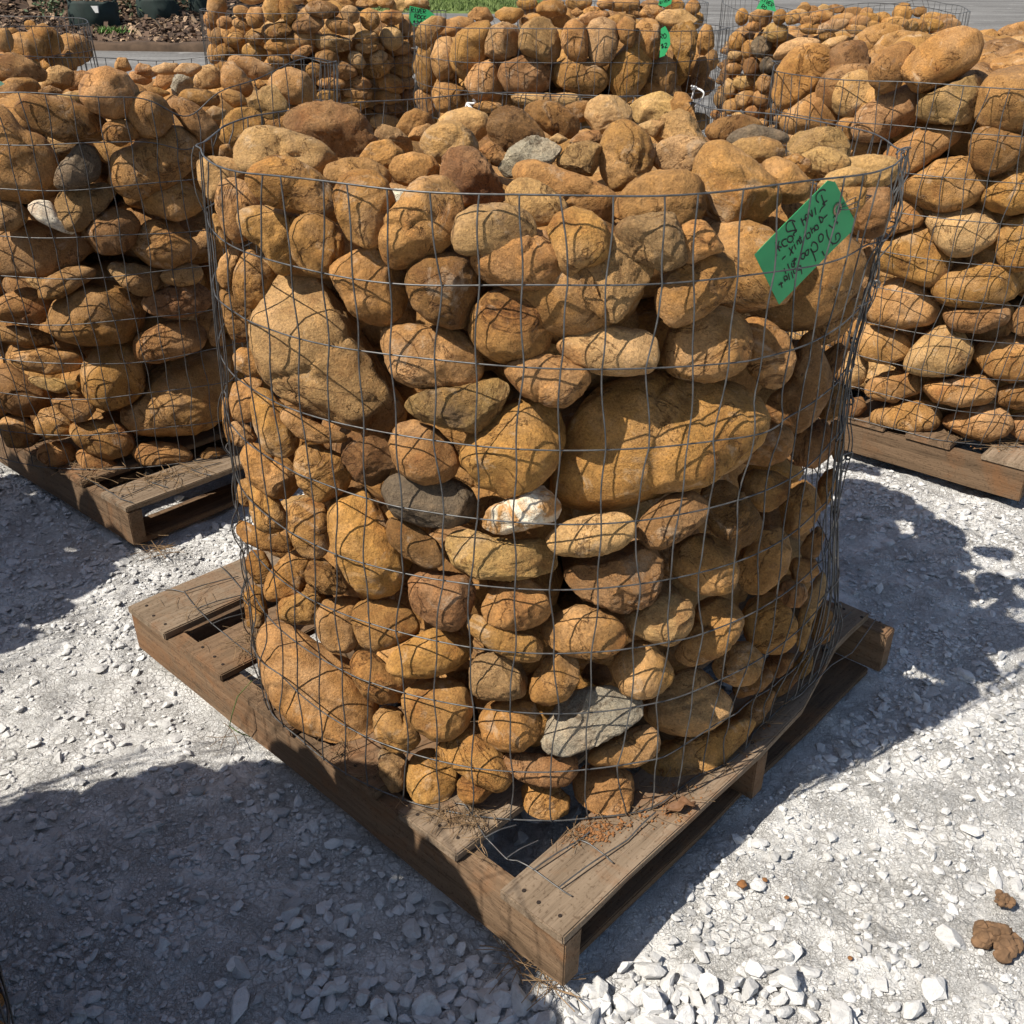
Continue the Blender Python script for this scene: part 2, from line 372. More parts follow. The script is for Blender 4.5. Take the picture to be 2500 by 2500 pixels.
def gravel_points(n, x0, x1, y0, y1):
    return np.c_[rng.uniform(x0, x1, n), rng.uniform(y0, y1, n)]
def ground_h(x, y):
    Q = np.c_[x, y, np.zeros(len(x))]
    return gz(x, y) - .012 + .010 * fbm(Q * 1.7, 3, 3) + .0055 * fbm(Q * 13, 5, 3) + .0042 * np.abs(fbm(Q * 46, 9, 2))
chips = []
def scatter(pts, sizes, level, flat=.55, sink=.25):
    V0, F0 = ICO[level] if level else (None, None)
    if level == 0:
        bm = bmesh.new(); bmesh.ops.create_icosphere(bm, subdivisions=1, radius=1); V0 = np.array([v.co[:] for v in bm.verts]); F0 = np.array([[v.index for v in f.verts] for f in bm.faces]); bm.free()
    n = len(pts); k = len(V0)
    hz = ground_h(pts[:, 0], pts[:, 1])
    W = V0[None] * (1 + rng.uniform(-.28, .28, (n, k, 1)))
    if level >= 2:                                   # cut to angular faces
        for _ in range(9):
            nn = rng.normal(size=(n, 1, 3)); nn /= np.linalg.norm(nn, axis=2, keepdims=True)
            W = W - np.clip((W * nn).sum(2, keepdims=True) - rng.uniform(.45, .72, (n, 1, 1)), 0, 1) * nn
    W = W * np.stack([rng.uniform(.8, 1.5, n), rng.uniform(.6, 1.0, n), rng.uniform(.75, 1.25, n) * flat], 1)[:, None] * sizes[:, None, None]
    a = rng.uniform(0, 6.28, n); tl = rng.normal(0, .28, n); ct, st = np.cos(tl), np.sin(tl)
    x, y, z = W[..., 0], W[..., 1], W[..., 2]
    x, z = x * ct[:, None] - z * st[:, None], x * st[:, None] + z * ct[:, None]
    ca, sa = np.cos(a)[:, None], np.sin(a)[:, None]; x, y = x * ca - y * sa, x * sa + y * ca
    z = z + (sizes * flat * (1 - sink * 2) + hz)[:, None]
    V = np.stack([x + pts[:, 0:1], y + pts[:, 1:2], z], -1).reshape(-1, 3)
    F = (F0[None] + (np.arange(n) * k)[:, None, None]).reshape(-1, 3)
    g = rng.uniform(.47, .62, n); g = np.where(rng.random(n) < .07, g * .7, g)
    c = np.stack([g, g * .992, g * .975, np.ones(n)], 1)
    chips.append((V, F, np.repeat(c, k, 0)))
pcs = [(*pal_center(PC[k], YAW), YAW) for k in PC]
def keep(pts, m=.004):
    ok = np.ones(len(pts), bool)
    for c in pcs: ok &= ~footprint(pts[:, 0], pts[:, 1], *c, m)
    ok &= (pts[:, 1] > .45)
    # in view, roughly
    d = np.c_[pts, np.zeros(len(pts))] - CAM; zc = d @ fw
    u = np.abs(d @ RT / zc) ; v = d @ UP / zc
    ok &= (u < .56) & (v > -.56) & (v < .5)
    return pts[ok]
p = keep(gravel_points(90000, -2.3, 2.1, .45, 3.6)); clump = fbm(np.c_[p * 3.2, np.zeros(len(p))], 77, 3)
p = p[rng.random(len(p)) < np.clip(.62 + .75 * clump, .2, 1)][:46000]
scatter(p, np.clip(rng.lognormal(math.log(.0040), .5, len(p)), .0016, .012), 1, .5, .22)
p = keep(gravel_points(9000, -2.3, 2.1, .45, 3.6)); clump = fbm(np.c_[p * 2.6, np.zeros(len(p))], 31, 3)
p = p[rng.random(len(p)) < np.clip(.45 + .9 * clump, .05, 1)][:4200]
scatter(p, np.clip(rng.lognormal(math.log(.0100), .38, len(p)), .006, .026), 2, .45, .30)
# coarse clean stones gathered round the near corner of the front pallet
q = np.c_[rng.normal(.17, .19, 900), rng.normal(.80, .085, 900)]; q = keep(q, .012)[:420]
scatter(q, np.clip(rng.lognormal(math.log(.0135), .32, len(q)), .007, .027), 2, .65, .1)
q = keep(np.c_[rng.uniform(-.35, .10, 500), rng.uniform(.75, 1.25, 500)], .01)[:150]
scatter(q, rng.uniform(.006, .017, len(q)), 2, .55, .15)
# loose stones lying inside and under the pallets
for cx, cy, yw in pcs[:2]:
    u = rng.uniform(-.44, .44, 260); v = rng.uniform(-.52, .52, 260)
    q = np.c_[cx + u * math.cos(yw) - v * math.sin(yw), cy + u * math.sin(yw) + v * math.cos(yw)]
    scatter(q, rng.uniform(.008, .028, len(q)), 2, .5, .2)
tag(link('gravel', joined_mesh('gravel', chips, M_GRAVEL)), 'loose pale limestone chips scattered over the yard', None, None, 'stuff')

# ------------------------------------------------------------------ pallets
BOARDS = [(0, .119), (.206, .333), (.391, .523), (.61, .735), (.827, .946), (1.023, 1.16)]
def pallet(corner, yaw, zb, label, seed, split=False, nails=False):
    r = random.Random(seed)
    root = empty('pallet', (corner[0], corner[1], zb), yaw); tag(root, label, 'pallet', 'wooden pallets under the rock cages')
    hp, bt = .1236, .0165
    sh = hp - 2 * bt
    for i, (s0, s1) in enumerate(BOARDS):
        ln = 1.032 + r.uniform(-.008, .008); mat = M_WOOD if (i in (0, 5) or r.random() < .3) else M_WOODB
        if split and i == 0:
            me = box_mesh('deck_board', (ln, s1 - s0, bt), mat, .0022, seed + i, .004, 14)
            for v in me.vertices:                                # the far end of the front board is split off at a slant
                if v.co.x > .66 and v.co.y < .058: v.co.y += min(.052, (v.co.x - .66) * .22) * (1 - v.co.y / .058)
        else:
            me = box_mesh('deck_board', (ln, s1 - s0 + r.uniform(-.004, .004), bt), mat, .0022, seed * 9 + i, .0035, 12)
        o = link('deck_board', me, root, (-.004 + r.uniform(-.003, .003), s0, hp - bt), (0, 0, r.uniform(-.004, .004)))
        if nails:
            nm = nails
            for xx in (.022, .516, 1.005):
                for k in range(3):
                    q = link('nail', nm, o, (xx + r.uniform(-.006, .006), (s1 - s0) * (.2 + .3 * k) + r.uniform(-.005, .005), bt + .0006))
    for k, x in enumerate((0, .498, .994)):
        me = box_mesh('stringer', (1.163, .037, sh), M_WOODB, .002, seed + 40 + k, .002, 10)
        link('stringer', me, root, (x + .037, 0, bt), (0, 0, math.pi / 2))
    for k, s in enumerate((.01, .36, .70, 1.06)):
        me = box_mesh('bottom_board', (.96, .095, bt), M_WOODD, .002, seed + 60 + k, .003, 8)
        link('bottom_board', me, root, (.036, s + .012, 0))
    return root
bm = bmesh.new(); bmesh.ops.create_cone(bm, cap_ends=True, segments=8, radius1=.0034, radius2=.0028, depth=.0016)
NAIL = bpy.data.meshes.new('nail'); bm.to_mesh(NAIL); bm.free(); NAIL.materials.append(M_NAIL)

# ------------------------------------------------------------------ cages of river rock
ORIG = {'A': (450, 300, 2.1467), 'B': (1300, 300, 2.1467), 'C': (500, 1100, 2.1467), 'D': (1300, 1100, 2.1467), 'E': (900, 0, 2.1467),
        'G': (0, 0, 1.932), 'H': (0, 600, 2.4143), 'K': (1700, 0, 2.415), 'N': (2000, 400, 2.146), 'M': (0, 0, .7728), 'X': (0, 0, 1),
        'P': (480, 0, 1.883), 'Q': (1720, 0, 1.4)}
ROCKS = '''#main
F o A 175 380 200 320 265 296 340 320 390 380 410 430 380 520 330 600 250 620 200 560 170 450
F o A 150 480 180 480 230 560 240 640 200 660 170 600
F o A 290 520 300 470 380 440 500 450 600 470 610 500 600 640 570 740 520 800 450 770 400 650 310 590
F o A 552 600 590 520 650 480 720 490 800 540 835 600 825 720 780 790 700 805 620 770 565 690
F o A 165 800 190 720 250 650 300 640 310 690 260 780 240 860 190 860
F o A 255 870 270 780 320 680 370 670 420 730 480 800 480 880 430 960 330 970 270 930
F b A 190 880 220 870 300 940 380 1010 385 1090 320 1140 250 1150 215 1050
Fc t A 370 1110 400 1010 470 890 560 800 620 775 720 830 790 900 860 990 930 1110 1010 1230 1090 1370 1165 1470 1160 1570 1100 1615 1010 1630 880 1600 720 1540 560 1450 450 1380 390 1250|huge pale golden-tan boulder with broken right side, behind upper wires of front cage
Fc o A 765 800 790 740 880 690 980 660 1080 670 1140 760 1175 900 1150 980 1080 1050 980 1055 880 1000 820 900|creased ochre rock touching upper right of the huge pale boulder in front cage
F o A 785 380 820 300 900 265 1000 260 1070 310 1105 420 1080 560 1030 640 950 655 870 620 810 520
F o A 330 300 370 240 480 185 580 195 700 260 780 350 800 440 795 515 720 520 600 470 480 440 400 410 360 350
Fc o A 1025 600 1060 490 1120 430 1190 330 1280 285 1380 300 1450 390 1465 470 1440 560 1380 640 1290 700 1160 755 1080 765 1030 700
F t A 1390 620 1440 480 1520 440 1650 430 1760 450 1830 520 1850 600 1750 680 1600 700 1450 690
F b A 1165 830 1190 760 1280 705 1400 690 1480 710 1530 800 1525 980 1480 1060 1400 1080 1290 1040 1200 960
Fc o X 1152 645 1160 598 1190 575 1250 566 1320 566 1365 585 1390 640 1388 690 1350 708 1260 705 1180 685|blocky two-humped ochre rock just under the top wire of front cage, upper middle
F o A 1495 1090 1520 960 1600 890 1720 870 1850 890 1940 950 1940 1100 1900 1180 1820 1240 1700 1265 1580 1220 1520 1150
F o A 1025 1130 1060 1070 1150 1055 1300 1070 1450 1080 1520 1140 1560 1260 1550 1340 1480 1390 1330 1390 1180 1380 1080 1310|long loaf-shaped ochre rock directly above the pale straight-edged slab in front cage
Fa t A 1155 1490 1200 1420 1320 1390 1440 1385 1560 1350 1640 1335 1700 1390 1670 1490 1600 1580 1540 1625 1440 1610 1300 1575 1170 1540|pale straight-edged broken slab right of the huge tan boulder in front cage
F o A 1670 1310 1720 1240 1850 1215 2000 1230 2140 1310 2080 1420 2000 1490 1900 1480 1780 1430
F o A 1075 1680 1110 1590 1200 1560 1300 1590 1400 1680 1440 1760 1420 1840 1350 1885 1240 1895 1140 1840 1090 1760
F o X 1123 1130 1150 1050 1230 985 1290 975 1370 1010 1380 1080 1350 1150 1290 1200 1240 1212 1170 1180|large smooth ochre rock just above the white quartz chunk in front cage
Fa b A 820 1750 870 1680 980 1640 1080 1680 1105 1790 1050 1870 980 1905 900 1870
F o A 580 1800 600 1700 700 1690 820 1740 870 1830 860 1900 800 1960 700 1990 600 1900
F o A 505 1510 540 1480 620 1540 760 1600 880 1640 860 1670 700 1680 600 1650 530 1580
F o A 350 1470 380 1390 450 1400 540 1500 600 1650 580 1720 500 1755 420 1720 370 1600
F o A 240 1450 260 1370 340 1335 420 1360 400 1420 360 1560 300 1570 250 1540
F o A 170 1500 210 1430 240 1450 250 1560 260 1640 230 1690 180 1600
F o A 258 1220 300 1180 380 1190 400 1250 410 1330 340 1330 270 1290
F o A 240 1600 260 1560 340 1590 380 1660 330 1700 260 1690
F o A 300 1750 330 1680 420 1690 500 1760 590 1830 600 1900 540 1970 450 1960 340 1880
F o C 165 250 180 160 230 140 260 200 250 290 200 290
F y C 235 200 255 145 300 190 380 250 430 340 420 410 340 435 270 410 240 320
F o C 165 420 200 350 260 400 400 440 480 490 420 540 300 520 210 480
F o C 435 330 470 270 560 245 620 270 655 360 650 520 600 565 520 560 470 500 445 420
F y C 650 320 680 240 760 197 830 210 900 280 980 400 1040 540 1052 640 1000 730 910 772 830 760 760 700 690 560 655 430|large upright golden egg-shaped rock left of the dark grey rock in front cage
F d C 930 220 960 150 1020 115 1120 130 1300 140 1390 200 1425 290 1390 370 1290 405 1150 395 1030 360 960 300|dark grey smooth rock left of the white quartz chunk in front cage
F b C 945 420 970 350 1040 360 1130 410 1220 480 1260 560 1230 610 1160 620 1050 560 975 490|brown rock tucked directly under the dark grey rock in front cage
Fa w C 1455 370 1500 290 1600 250 1680 210 1760 180 1820 230 1870 300 1840 370 1700 410 1550 445 1470 415|white and rust stained quartz chunk at the middle of front cage
Fa t C 1265 480 1310 415 1400 410 1520 460 1650 470 1760 450 1830 530 1850 610 1760 660 1600 680 1420 670 1300 600|pale broken lumpy rock directly under the white quartz chunk in front cage
F b C 1065 700 1110 640 1240 635 1360 650 1420 720 1390 850 1340 930 1270 950 1180 900 1090 830
F o C 1450 830 1490 740 1580 680 1680 670 1760 720 1815 820 1790 890 1700 930 1590 942 1490 910
F o C 1370 880 1420 840 1500 900 1620 950 1740 970 1775 1040 1740 1110 1620 1100 1480 1030 1390 960
F o C 210 600 240 520 310 530 350 610 330 690 270 700
F o C 310 720 340 640 410 560 490 510 550 560 540 660 500 760 420 790 330 785
Fa o C 525 650 550 580 620 560 680 620 750 720 720 755 620 750 540 700
F y C 380 850 400 780 520 740 600 760 605 840 580 910 470 910 390 880
F o C 190 780 240 700 300 730 330 850 300 930 220 920
F b C 580 870 620 790 720 765 830 780 800 900 810 1000 760 1055 660 1050 600 980
F o C 770 880 800 800 880 778 990 785 1080 840 1130 920 1100 970 1000 1020 900 1052 820 1020
F o C 945 1110 1000 1050 1100 980 1200 930 1320 950 1405 1000 1390 1080 1320 1140 1200 1185 1080 1190 980 1180
F o C 275 1040 290 930 340 890 450 930 560 1000 680 1060 780 1130 860 1250 920 1400 930 1520 880 1590 780 1625 680 1600 560 1500 430 1400 320 1250|huge smooth ochre boulder resting on the pallet at lower left of front cage
F o C 760 1110 800 1050 880 1060 960 1130 1050 1220 1020 1310 920 1325 840 1290 780 1200
F y C 1030 1330 1060 1250 1150 1200 1290 1200 1380 1250 1405 1350 1370 1450 1290 1510 1200 1515 1100 1450
F o C 880 1400 930 1340 1010 1350 1100 1440 1135 1510 1080 1570 980 1580 900 1510
Fa t C 1390 1150 1430 1060 1540 1045 1640 1080 1690 1200 1680 1280 1600 1305 1450 1300 1395 1260|pale squared-off broken block low in front cage, upper left of the grey wedge
F o C 1435 1400 1490 1320 1600 1300 1720 1320 1770 1420 1740 1510 1660 1570 1550 1570 1460 1510|round ochre rock touching the left tip of the grey wedge in front cage
F o C 1700 1260 1720 1180 1790 1080 1880 1060 1960 1100 1960 1200 1900 1300 1800 1335 1720 1310
Fa g D 40 1540 90 1400 150 1310 260 1250 400 1240 510 1270 575 1310 570 1400 480 1470 330 1540 190 1600 90 1590|grey rough wedge-shaped rock low in the middle of front cage
Fa t C 905 1600 950 1545 1020 1570 1070 1640 1060 1740 1050 1830 970 1780 920 1700
F y C 1060 1680 1090 1600 1170 1565 1260 1590 1330 1680 1300 1790 1270 1850 1180 1880 1100 1850 1065 1770
F o C 1200 1550 1290 1510 1390 1430 1460 1440 1560 1570 1625 1640 1600 1740 1540 1790 1430 1750 1330 1680 1230 1610
F o C 1325 1740 1370 1690 1450 1700 1515 1780 1450 1840 1370 1850 1330 1810
F b D -170 1640 -120 1570 0 1590 120 1600 230 1590 240 1660 190 1750 80 1765 -60 1730
F o X 1272 1925 1300 1905 1360 1920 1392 1950 1385 1990 1350 2020 1310 2018 1282 1980
F o X 1400 1900 1430 1870 1500 1870 1543 1890 1545 1940 1530 1990 1490 2012 1440 1985 1405 1945
F o D 530 1700 560 1620 650 1570 780 1500 900 1470 1000 1440 1150 1400 1240 1420 1150 1500 1040 1590 1000 1650 900 1720 800 1780 680 1810 580 1800|wide ochre boulder resting on the pallet at lower right of front cage
F o D 1000 1460 1060 1380 1150 1300 1260 1250 1290 1290 1200 1420 1080 1560 1010 1560
F b D 1240 1250 1300 1190 1370 1150 1400 1190 1340 1260 1270 1300
F o D 250 1640 330 1560 450 1490 580 1440 650 1460 670 1540 630 1610 540 1655 430 1655 330 1640
Fc t D 580 1380 610 1300 700 1210 790 1150 890 1150 960 1220 1040 1310 1020 1390 940 1450 840 1490 720 1480 620 1430|tan creased rock touching the right end of the grey wedge in front cage
F o D 420 1160 450 1060 540 1000 620 1010 690 1080 735 1150 720 1220 650 1280 560 1300 470 1270
F o D 40 920 110 860 240 810 340 830 440 880 490 960 470 1030 400 1080 280 1090 150 1060 70 1000
F t D 480 860 560 800 640 755 740 745 830 800 845 870 810 960 730 1025 620 1000 520 950
Fc o D 730 1050 800 990 850 900 870 790 960 765 1050 800 1105 880 1080 980 1000 1060 900 1110 800 1130
Fc o D 940 1130 990 1060 1060 1010 1130 1003 1200 1070 1200 1150 1150 1220 1070 1235 980 1200
Fa r D 150 650 250 590 390 540 480 490 540 455 620 500 680 590 680 680 640 780 560 830 460 850 330 800 220 730|flat rough pinkish broken slab in the lower middle of front cage
F t D 60 480 130 400 200 360 320 340 460 320 520 360 540 430 490 500 390 540 250 560 130 545
F b D 535 420 600 320 720 230 830 210 900 260 930 310 880 390 790 460 680 520 590 500
Fa b D 880 230 920 170 1020 160 1120 240 1190 340 1195 430 1140 490 1070 510 960 440 900 350
F o D 725 580 760 490 850 440 950 450 1030 510 1075 620 1060 700 1010 750 900 755 800 710 730 640
F o D 1070 620 1100 520 1180 400 1260 385 1330 450 1352 520 1330 620 1270 700 1200 755 1130 740 1080 690
F b D 1075 130 1160 100 1280 115 1350 170 1330 250 1260 310 1200 320 1110 270
F o D 1300 280 1340 190 1430 155 1480 200 1508 300 1470 390 1400 445 1320 420
F o D 1100 860 1150 780 1250 745 1330 790 1380 900 1370 1000 1310 1060 1210 1060 1130 1010
F b D 1260 740 1330 680 1420 700 1440 760 1400 820 1340 820
F o D 1350 620 1370 560 1480 570 1500 640 1440 690 1370 680
F t D 1380 1080 1390 980 1400 860 1450 740 1520 610 1545 640 1530 760 1480 860 1450 940 1440 1040 1400 1100
F b D 1445 920 1470 840 1530 795 1570 850 1582 920 1550 1000 1480 1020
F o D 1360 1140 1400 1080 1450 1035 1470 1090 1460 1150 1410 1205 1365 1190
F b D 1040 1240 1120 1180 1240 1140 1260 1200 1200 1260 1080 1300
F b D 1210 1110 1260 1060 1370 1060 1360 1130 1290 1190 1220 1170
Fc o M 1035 940 1050 880 1080 800 1130 735 1220 712 1320 715 1400 730 1440 770 1435 830 1400 880 1330 910 1250 930 1170 960 1100 965|huge dark stained ochre boulder in the right half of front cage
F o B 680 1200 720 1090 810 1000 930 965 1040 985 1120 1060 1145 1160 1120 1260 1050 1320 920 1355 800 1340 700 1290
F t B 120 1170 200 1080 330 1058 480 1075 600 1090 650 1160 655 1250 610 1310 480 1325 330 1310 200 1260
F o B 1080 1060 1150 1010 1240 1040 1330 1120 1375 1220 1350 1330 1300 1390 1220 1380 1140 1300
Fp o B 1050 780 1070 650 1130 510 1230 420 1330 395 1450 430 1600 560 1700 660 1725 760 1680 880 1600 980 1500 1050 1420 1078 1300 1060 1180 990 1090 890|large round ochre boulder directly behind the green tag on front cage
F o B 650 900 690 810 800 720 920 675 1000 690 1045 750 1045 830 1000 920 900 1010 790 1065 710 1050 660 980
Fa t B 295 720 340 650 430 590 510 585 560 650 630 740 630 800 560 890 500 980 450 1050 370 1000 330 850|pale rimmed flat-faced broken rock near top wires, left of the green tag
Fa o B 205 800 260 750 310 790 340 880 400 980 450 1050 340 1000 240 940 220 860
Fa t B 425 560 480 510 620 480 730 475 770 560 820 700 780 750 680 775 600 740 500 700
F o B 765 550 830 515 900 520 960 590 1015 670 930 690 830 740 780 680
F o B 80 560 120 490 200 450 300 470 390 550 420 640 380 720 260 760 200 800 130 740
F b B 1230 1450 1350 1350 1380 1150 1430 1080 1500 1180 1560 1330 1540 1450 1480 1560 1400 1630 1320 1600 1240 1540
F b B 1090 1780 1160 1640 1260 1580 1340 1600 1370 1680 1330 1760 1230 1800
F b B 1320 1740 1370 1650 1440 1570 1530 1555 1575 1650 1560 1740 1480 1810 1380 1790
F b B 1550 1600 1580 1550 1640 1600 1655 1700 1600 1790 1560 1720
Fa r B 1640 900 1660 780 1700 680 1740 620 1790 740 1780 850 1720 980 1660 980
F o B 1450 1080 1500 990 1600 920 1690 930 1700 1010 1620 1120 1520 1170
F o D 1490 180 1530 110 1580 90 1595 160 1560 270 1500 340
F r B 1500 1540 1540 1380 1600 1360 1640 1420 1630 1520 1560 1560
F b B 1490 1300 1520 1210 1600 1150 1650 1200 1600 1300 1540 1380
F b D 1400 520 1440 450 1500 390 1530 450 1500 550 1430 580
Fd b D 250 1180 300 1110 390 1130 420 1200 350 1240
T t A 55 250 75 205 150 180 300 200 360 250 300 330 180 400 120 400
Tc t A 265 200 290 110 340 45 430 22 560 50 700 90 800 180 770 250 690 300 500 300 330 260
Ta r G 1345 590 1360 540 1450 495 1570 490 1690 520 1760 600 1780 670 1730 740 1640 760 1500 700 1390 640|broad flat-topped pinkish rock on the heap at back left of front cage
T o A 905 190 980 110 1070 92 1150 150 1150 220 1050 240 950 240
T o A 1070 240 1110 180 1200 160 1300 180 1345 240 1320 300 1200 335 1110 310
Ta r A 1340 250 1370 170 1440 130 1530 140 1590 210 1660 310 1678 400 1600 450 1450 430 1350 350|rust red scarred upright rock standing on the heap of front cage
T t E 265 760 300 690 380 645 460 640 540 700 580 770 540 840 430 870 320 830
T t E 350 640 420 590 520 568 620 600 640 680 560 740 440 720
Ta b E 620 680 640 600 720 560 800 580 870 640 940 720 900 770 760 800 660 770
T b E 800 570 900 530 1000 550 1090 610 1110 660 1070 720 980 720 880 650
T t E 1130 610 1150 540 1210 508 1290 510 1370 560 1380 630 1320 680 1200 695
T t E 1365 560 1430 510 1530 485 1600 520 1620 590 1540 640 1420 640
T y E 1590 490 1660 495 1720 560 1770 650 1720 690 1620 640
Tc o E 1215 760 1240 680 1310 640 1390 660 1460 720 1500 800 1470 920 1380 980 1280 990 1220 900
Ta t E 1480 690 1540 610 1620 580 1680 600 1740 690 1790 760 1680 780 1540 770
T t E 1480 820 1520 750 1620 715 1730 730 1800 790 1780 880 1660 915 1540 910
Ta g E 675 860 740 780 850 715 950 740 1020 780 960 860 850 910 720 930|pale whitish grey broken rock in the middle of the heap on front cage
Ta t E 985 830 1060 760 1150 745 1225 770 1210 850 1170 920 1080 910 1000 880
Tc o E 740 920 790 860 870 840 1000 890 1150 940 1280 1000 1335 1060 1280 1150 1180 1190 1000 1100 850 1000 760 980|long low ochre rock lying across the middle of the heap on front cage
T t E 720 1000 780 940 880 950 990 1020 1060 1090 1000 1180 880 1210 760 1170 725 1090
Tc o E 1285 1130 1310 1030 1380 950 1500 905 1650 900 1740 950 1760 1060 1740 1150 1600 1190 1400 1170
Tc y B 830 300 850 200 900 125 970 105 1050 140 1160 220 1260 310 1310 390 1230 480 1130 570 1020 590 930 520 860 420|large golden ridged boulder topping the rim left of the green tag
T o B 1190 220 1270 180 1360 215 1440 290 1465 360 1430 400 1320 420 1260 320
T o B 1300 190 1380 162 1450 195 1465 240 1420 265 1340 230
Ta t B 1320 130 1380 60 1500 28 1590 30 1655 110 1660 190 1560 200 1420 170|whitish layered broken rock at the far right edge of the heap on front cage
T t B 1400 170 1500 130 1600 150 1665 200 1640 270 1520 310 1440 270
T t B 1020 130 1090 85 1200 75 1290 100 1325 160 1280 200 1150 210
T b K 45 760 140 700 260 680 350 700 395 760 300 800 180 840 80 820
T d K 160 840 230 770 330 738 450 760 535 790 540 850 400 850 250 850
T t B 1490 330 1560 260 1660 232 1740 250 1740 320 1660 340 1560 360
T t B 1560 240 1640 185 1760 170 1880 180 1930 240 1880 320 1760 340 1700 290
T o B 1560 380 1600 340 1740 340 1740 420 1690 490 1620 440
T b B 1690 420 1740 350 1860 350 1890 440 1870 560 1780 610 1710 540
Ta t E 25 700 80 655 160 680 225 740 230 800 120 790
T o E 135 680 190 600 250 575 320 600 350 660 280 700 200 730
T o E 195 730 240 670 320 650 345 690 280 740
T o E 575 790 640 740 700 780 730 830 680 870 610 850
T t E 940 730 990 700 1050 730 1000 755
T o E 1040 750 1100 700 1200 680 1230 740 1150 770
T b E 1020 560 1090 535 1150 530 1150 620 1110 640
T t E 1400 660 1480 630 1560 640 1500 720
T o A 720 280 760 220 850 188 970 190 1060 240 1085 320 950 340 800 330
T w A 1080 380 1100 345 1180 350 1170 400 1110 440
T o G 1010 740 1030 690 1080 680 1110 720 1080 750
#left
F o G -60 560 20 505 90 510 100 600 200 650 255 740 250 860 200 930 80 945 -60 930
F b G 80 500 110 460 200 455 320 470 420 510 490 580 500 640 420 670 280 660 160 610
F o G 385 470 390 400 440 345 520 325 600 350 645 420 640 480 590 540 530 560 430 520
F o G 595 520 630 460 700 440 770 460 810 530 800 590 740 640 660 640 610 590
F b G 480 650 500 590 560 560 620 580 650 640 560 690
Fc o G 515 790 560 720 700 660 830 590 900 610 945 690 940 760 860 830 760 900 640 940 560 910 520 850
F d G 255 870 270 800 330 740 380 685 440 690 475 750 460 830 380 880 300 900|dark brown leaning rock in the upper middle of left cage
F o G 665 960 720 890 800 850 880 860 950 910 965 960 920 1010 820 1040 720 1020
Fa t G 270 950 310 900 420 870 500 865 545 910 520 960 450 1010 380 1085 310 1080 280 1020
F w G 140 980 180 950 250 950 280 1020 360 1080 350 1110 280 1095 180 1040|pale whitish curved rock below the dark brown rock in left cage
F t G -20 930 60 935 110 970 120 1040 70 1085 -20 1085
F r G -60 1150 30 1080 150 1050 300 1080 400 1130 415 1190 340 1260 220 1300 60 1310 -60 1270
F b G 410 1100 450 1020 550 980 620 1000 660 1060 620 1150 560 1190 470 1200
F o G 625 1170 650 1090 730 1040 830 1050 930 1160 900 1220 800 1270 700 1250
Fa t H 645 130 690 90 780 105 900 130 940 180 920 240 860 305 780 280 700 220
F t H 945 180 1000 120 1100 100 1180 120 1190 180 1150 225 1060 240 980 225
F b H 835 340 880 280 1000 240 1150 215 1250 260 1260 330 1180 400 1000 430 880 400
F b H 220 260 280 190 400 130 500 115 580 150 540 200 420 270 330 320 250 320
Fc b H 305 460 340 350 430 260 560 210 680 210 780 270 830 350 840 430 800 520 690 570 520 585 380 570 320 520|large dark ochre boulder in the lower middle of left cage
F o H -40 350 60 280 180 245 270 290 340 360 300 430 200 465 80 460 -40 420
F b H -40 500 80 465 220 490 330 540 330 580 200 600 60 580 -40 550
F o H 790 590 830 520 950 460 1100 430 1190 470 1220 540 1180 610 1050 660 900 700 820 670
F o H 1225 530 1250 430 1310 410 1320 500 1310 590 1240 590
F o H 65 660 100 610 230 600 400 610 490 640 510 690 430 740 280 760 120 730
F t H 145 760 250 770 400 790 490 800 460 840 350 870 230 840|thin flat tan rock edge-on under the long loaf rock in left cage
F o H 490 830 500 720 560 620 650 570 750 565 800 640 840 750 830 860 750 930 640 965 540 930
Fc r H 700 1000 760 930 850 890 880 780 970 710 1120 650 1280 610 1340 620 1350 760 1330 940 1250 1060 1100 1110 900 1130 760 1090|huge reddish brown boulder at the lower right of left cage
F b H -60 800 0 690 80 710 200 800 280 880 290 950 200 1000 80 990 -60 930
F o H 300 900 420 890 540 890 560 960 500 1030 430 1040 340 960
F o H 210 1040 250 970 330 945 410 1000 430 1080 380 1130 290 1145 230 1110
F o H 425 1100 440 1045 560 1025 680 1040 770 1090 790 1170 740 1240 640 1260 530 1220 450 1160
F o H 225 1230 260 1170 340 1150 430 1180 440 1250 400 1300 310 1310 240 1270
F o H 455 1250 480 1195 580 1220 690 1280 680 1330 600 1350 500 1320
F o H 780 1230 820 1170 920 1150 1060 1170 1130 1230 1110 1300 1000 1330 860 1310
Fd b H 1170 1240 1230 1190 1300 1190 1340 1230 1300 1275 1200 1270
F o H 0 1050 60 1000 160 1020 210 1080 220 1150 140 1195 50 1190
Ta r G -40 300 60 252 140 280 215 340 190 385 60 390 -40 380
T o G -40 420 60 375 150 370 190 410 160 470 60 500 -40 500
T t G 195 400 230 330 290 312 350 340 340 400 270 430
T b G 180 430 240 405 300 430 260 465 200 455
T t G 250 460 330 435 400 440 390 500 300 500
Ta o G 300 400 340 345 400 335 440 350 420 420 340 430
T r G 535 320 560 275 600 275 620 330 570 340
Ta r G 630 340 660 300 710 310 745 350 700 370
T r G 600 380 620 340 690 335 720 380 680 400
T t G 710 320 780 298 850 300 830 350 740 350
T o G 720 410 750 350 810 330 830 380 790 440
T t G 810 340 860 300 930 300 960 320 900 360
Ta g G 805 420 830 360 900 340 930 380 880 450 820 455
T t G 905 390 950 320 1000 310 1050 340 1040 410 950 420
T o G 1040 400 1060 310 1100 290 1150 340 1195 410 1160 455 1090 440
T o G 1065 300 1110 262 1200 275 1290 320 1290 370 1200 375 1110 330
T o G 1265 390 1310 340 1380 325 1450 350 1490 420 1480 480 1380 490 1290 440
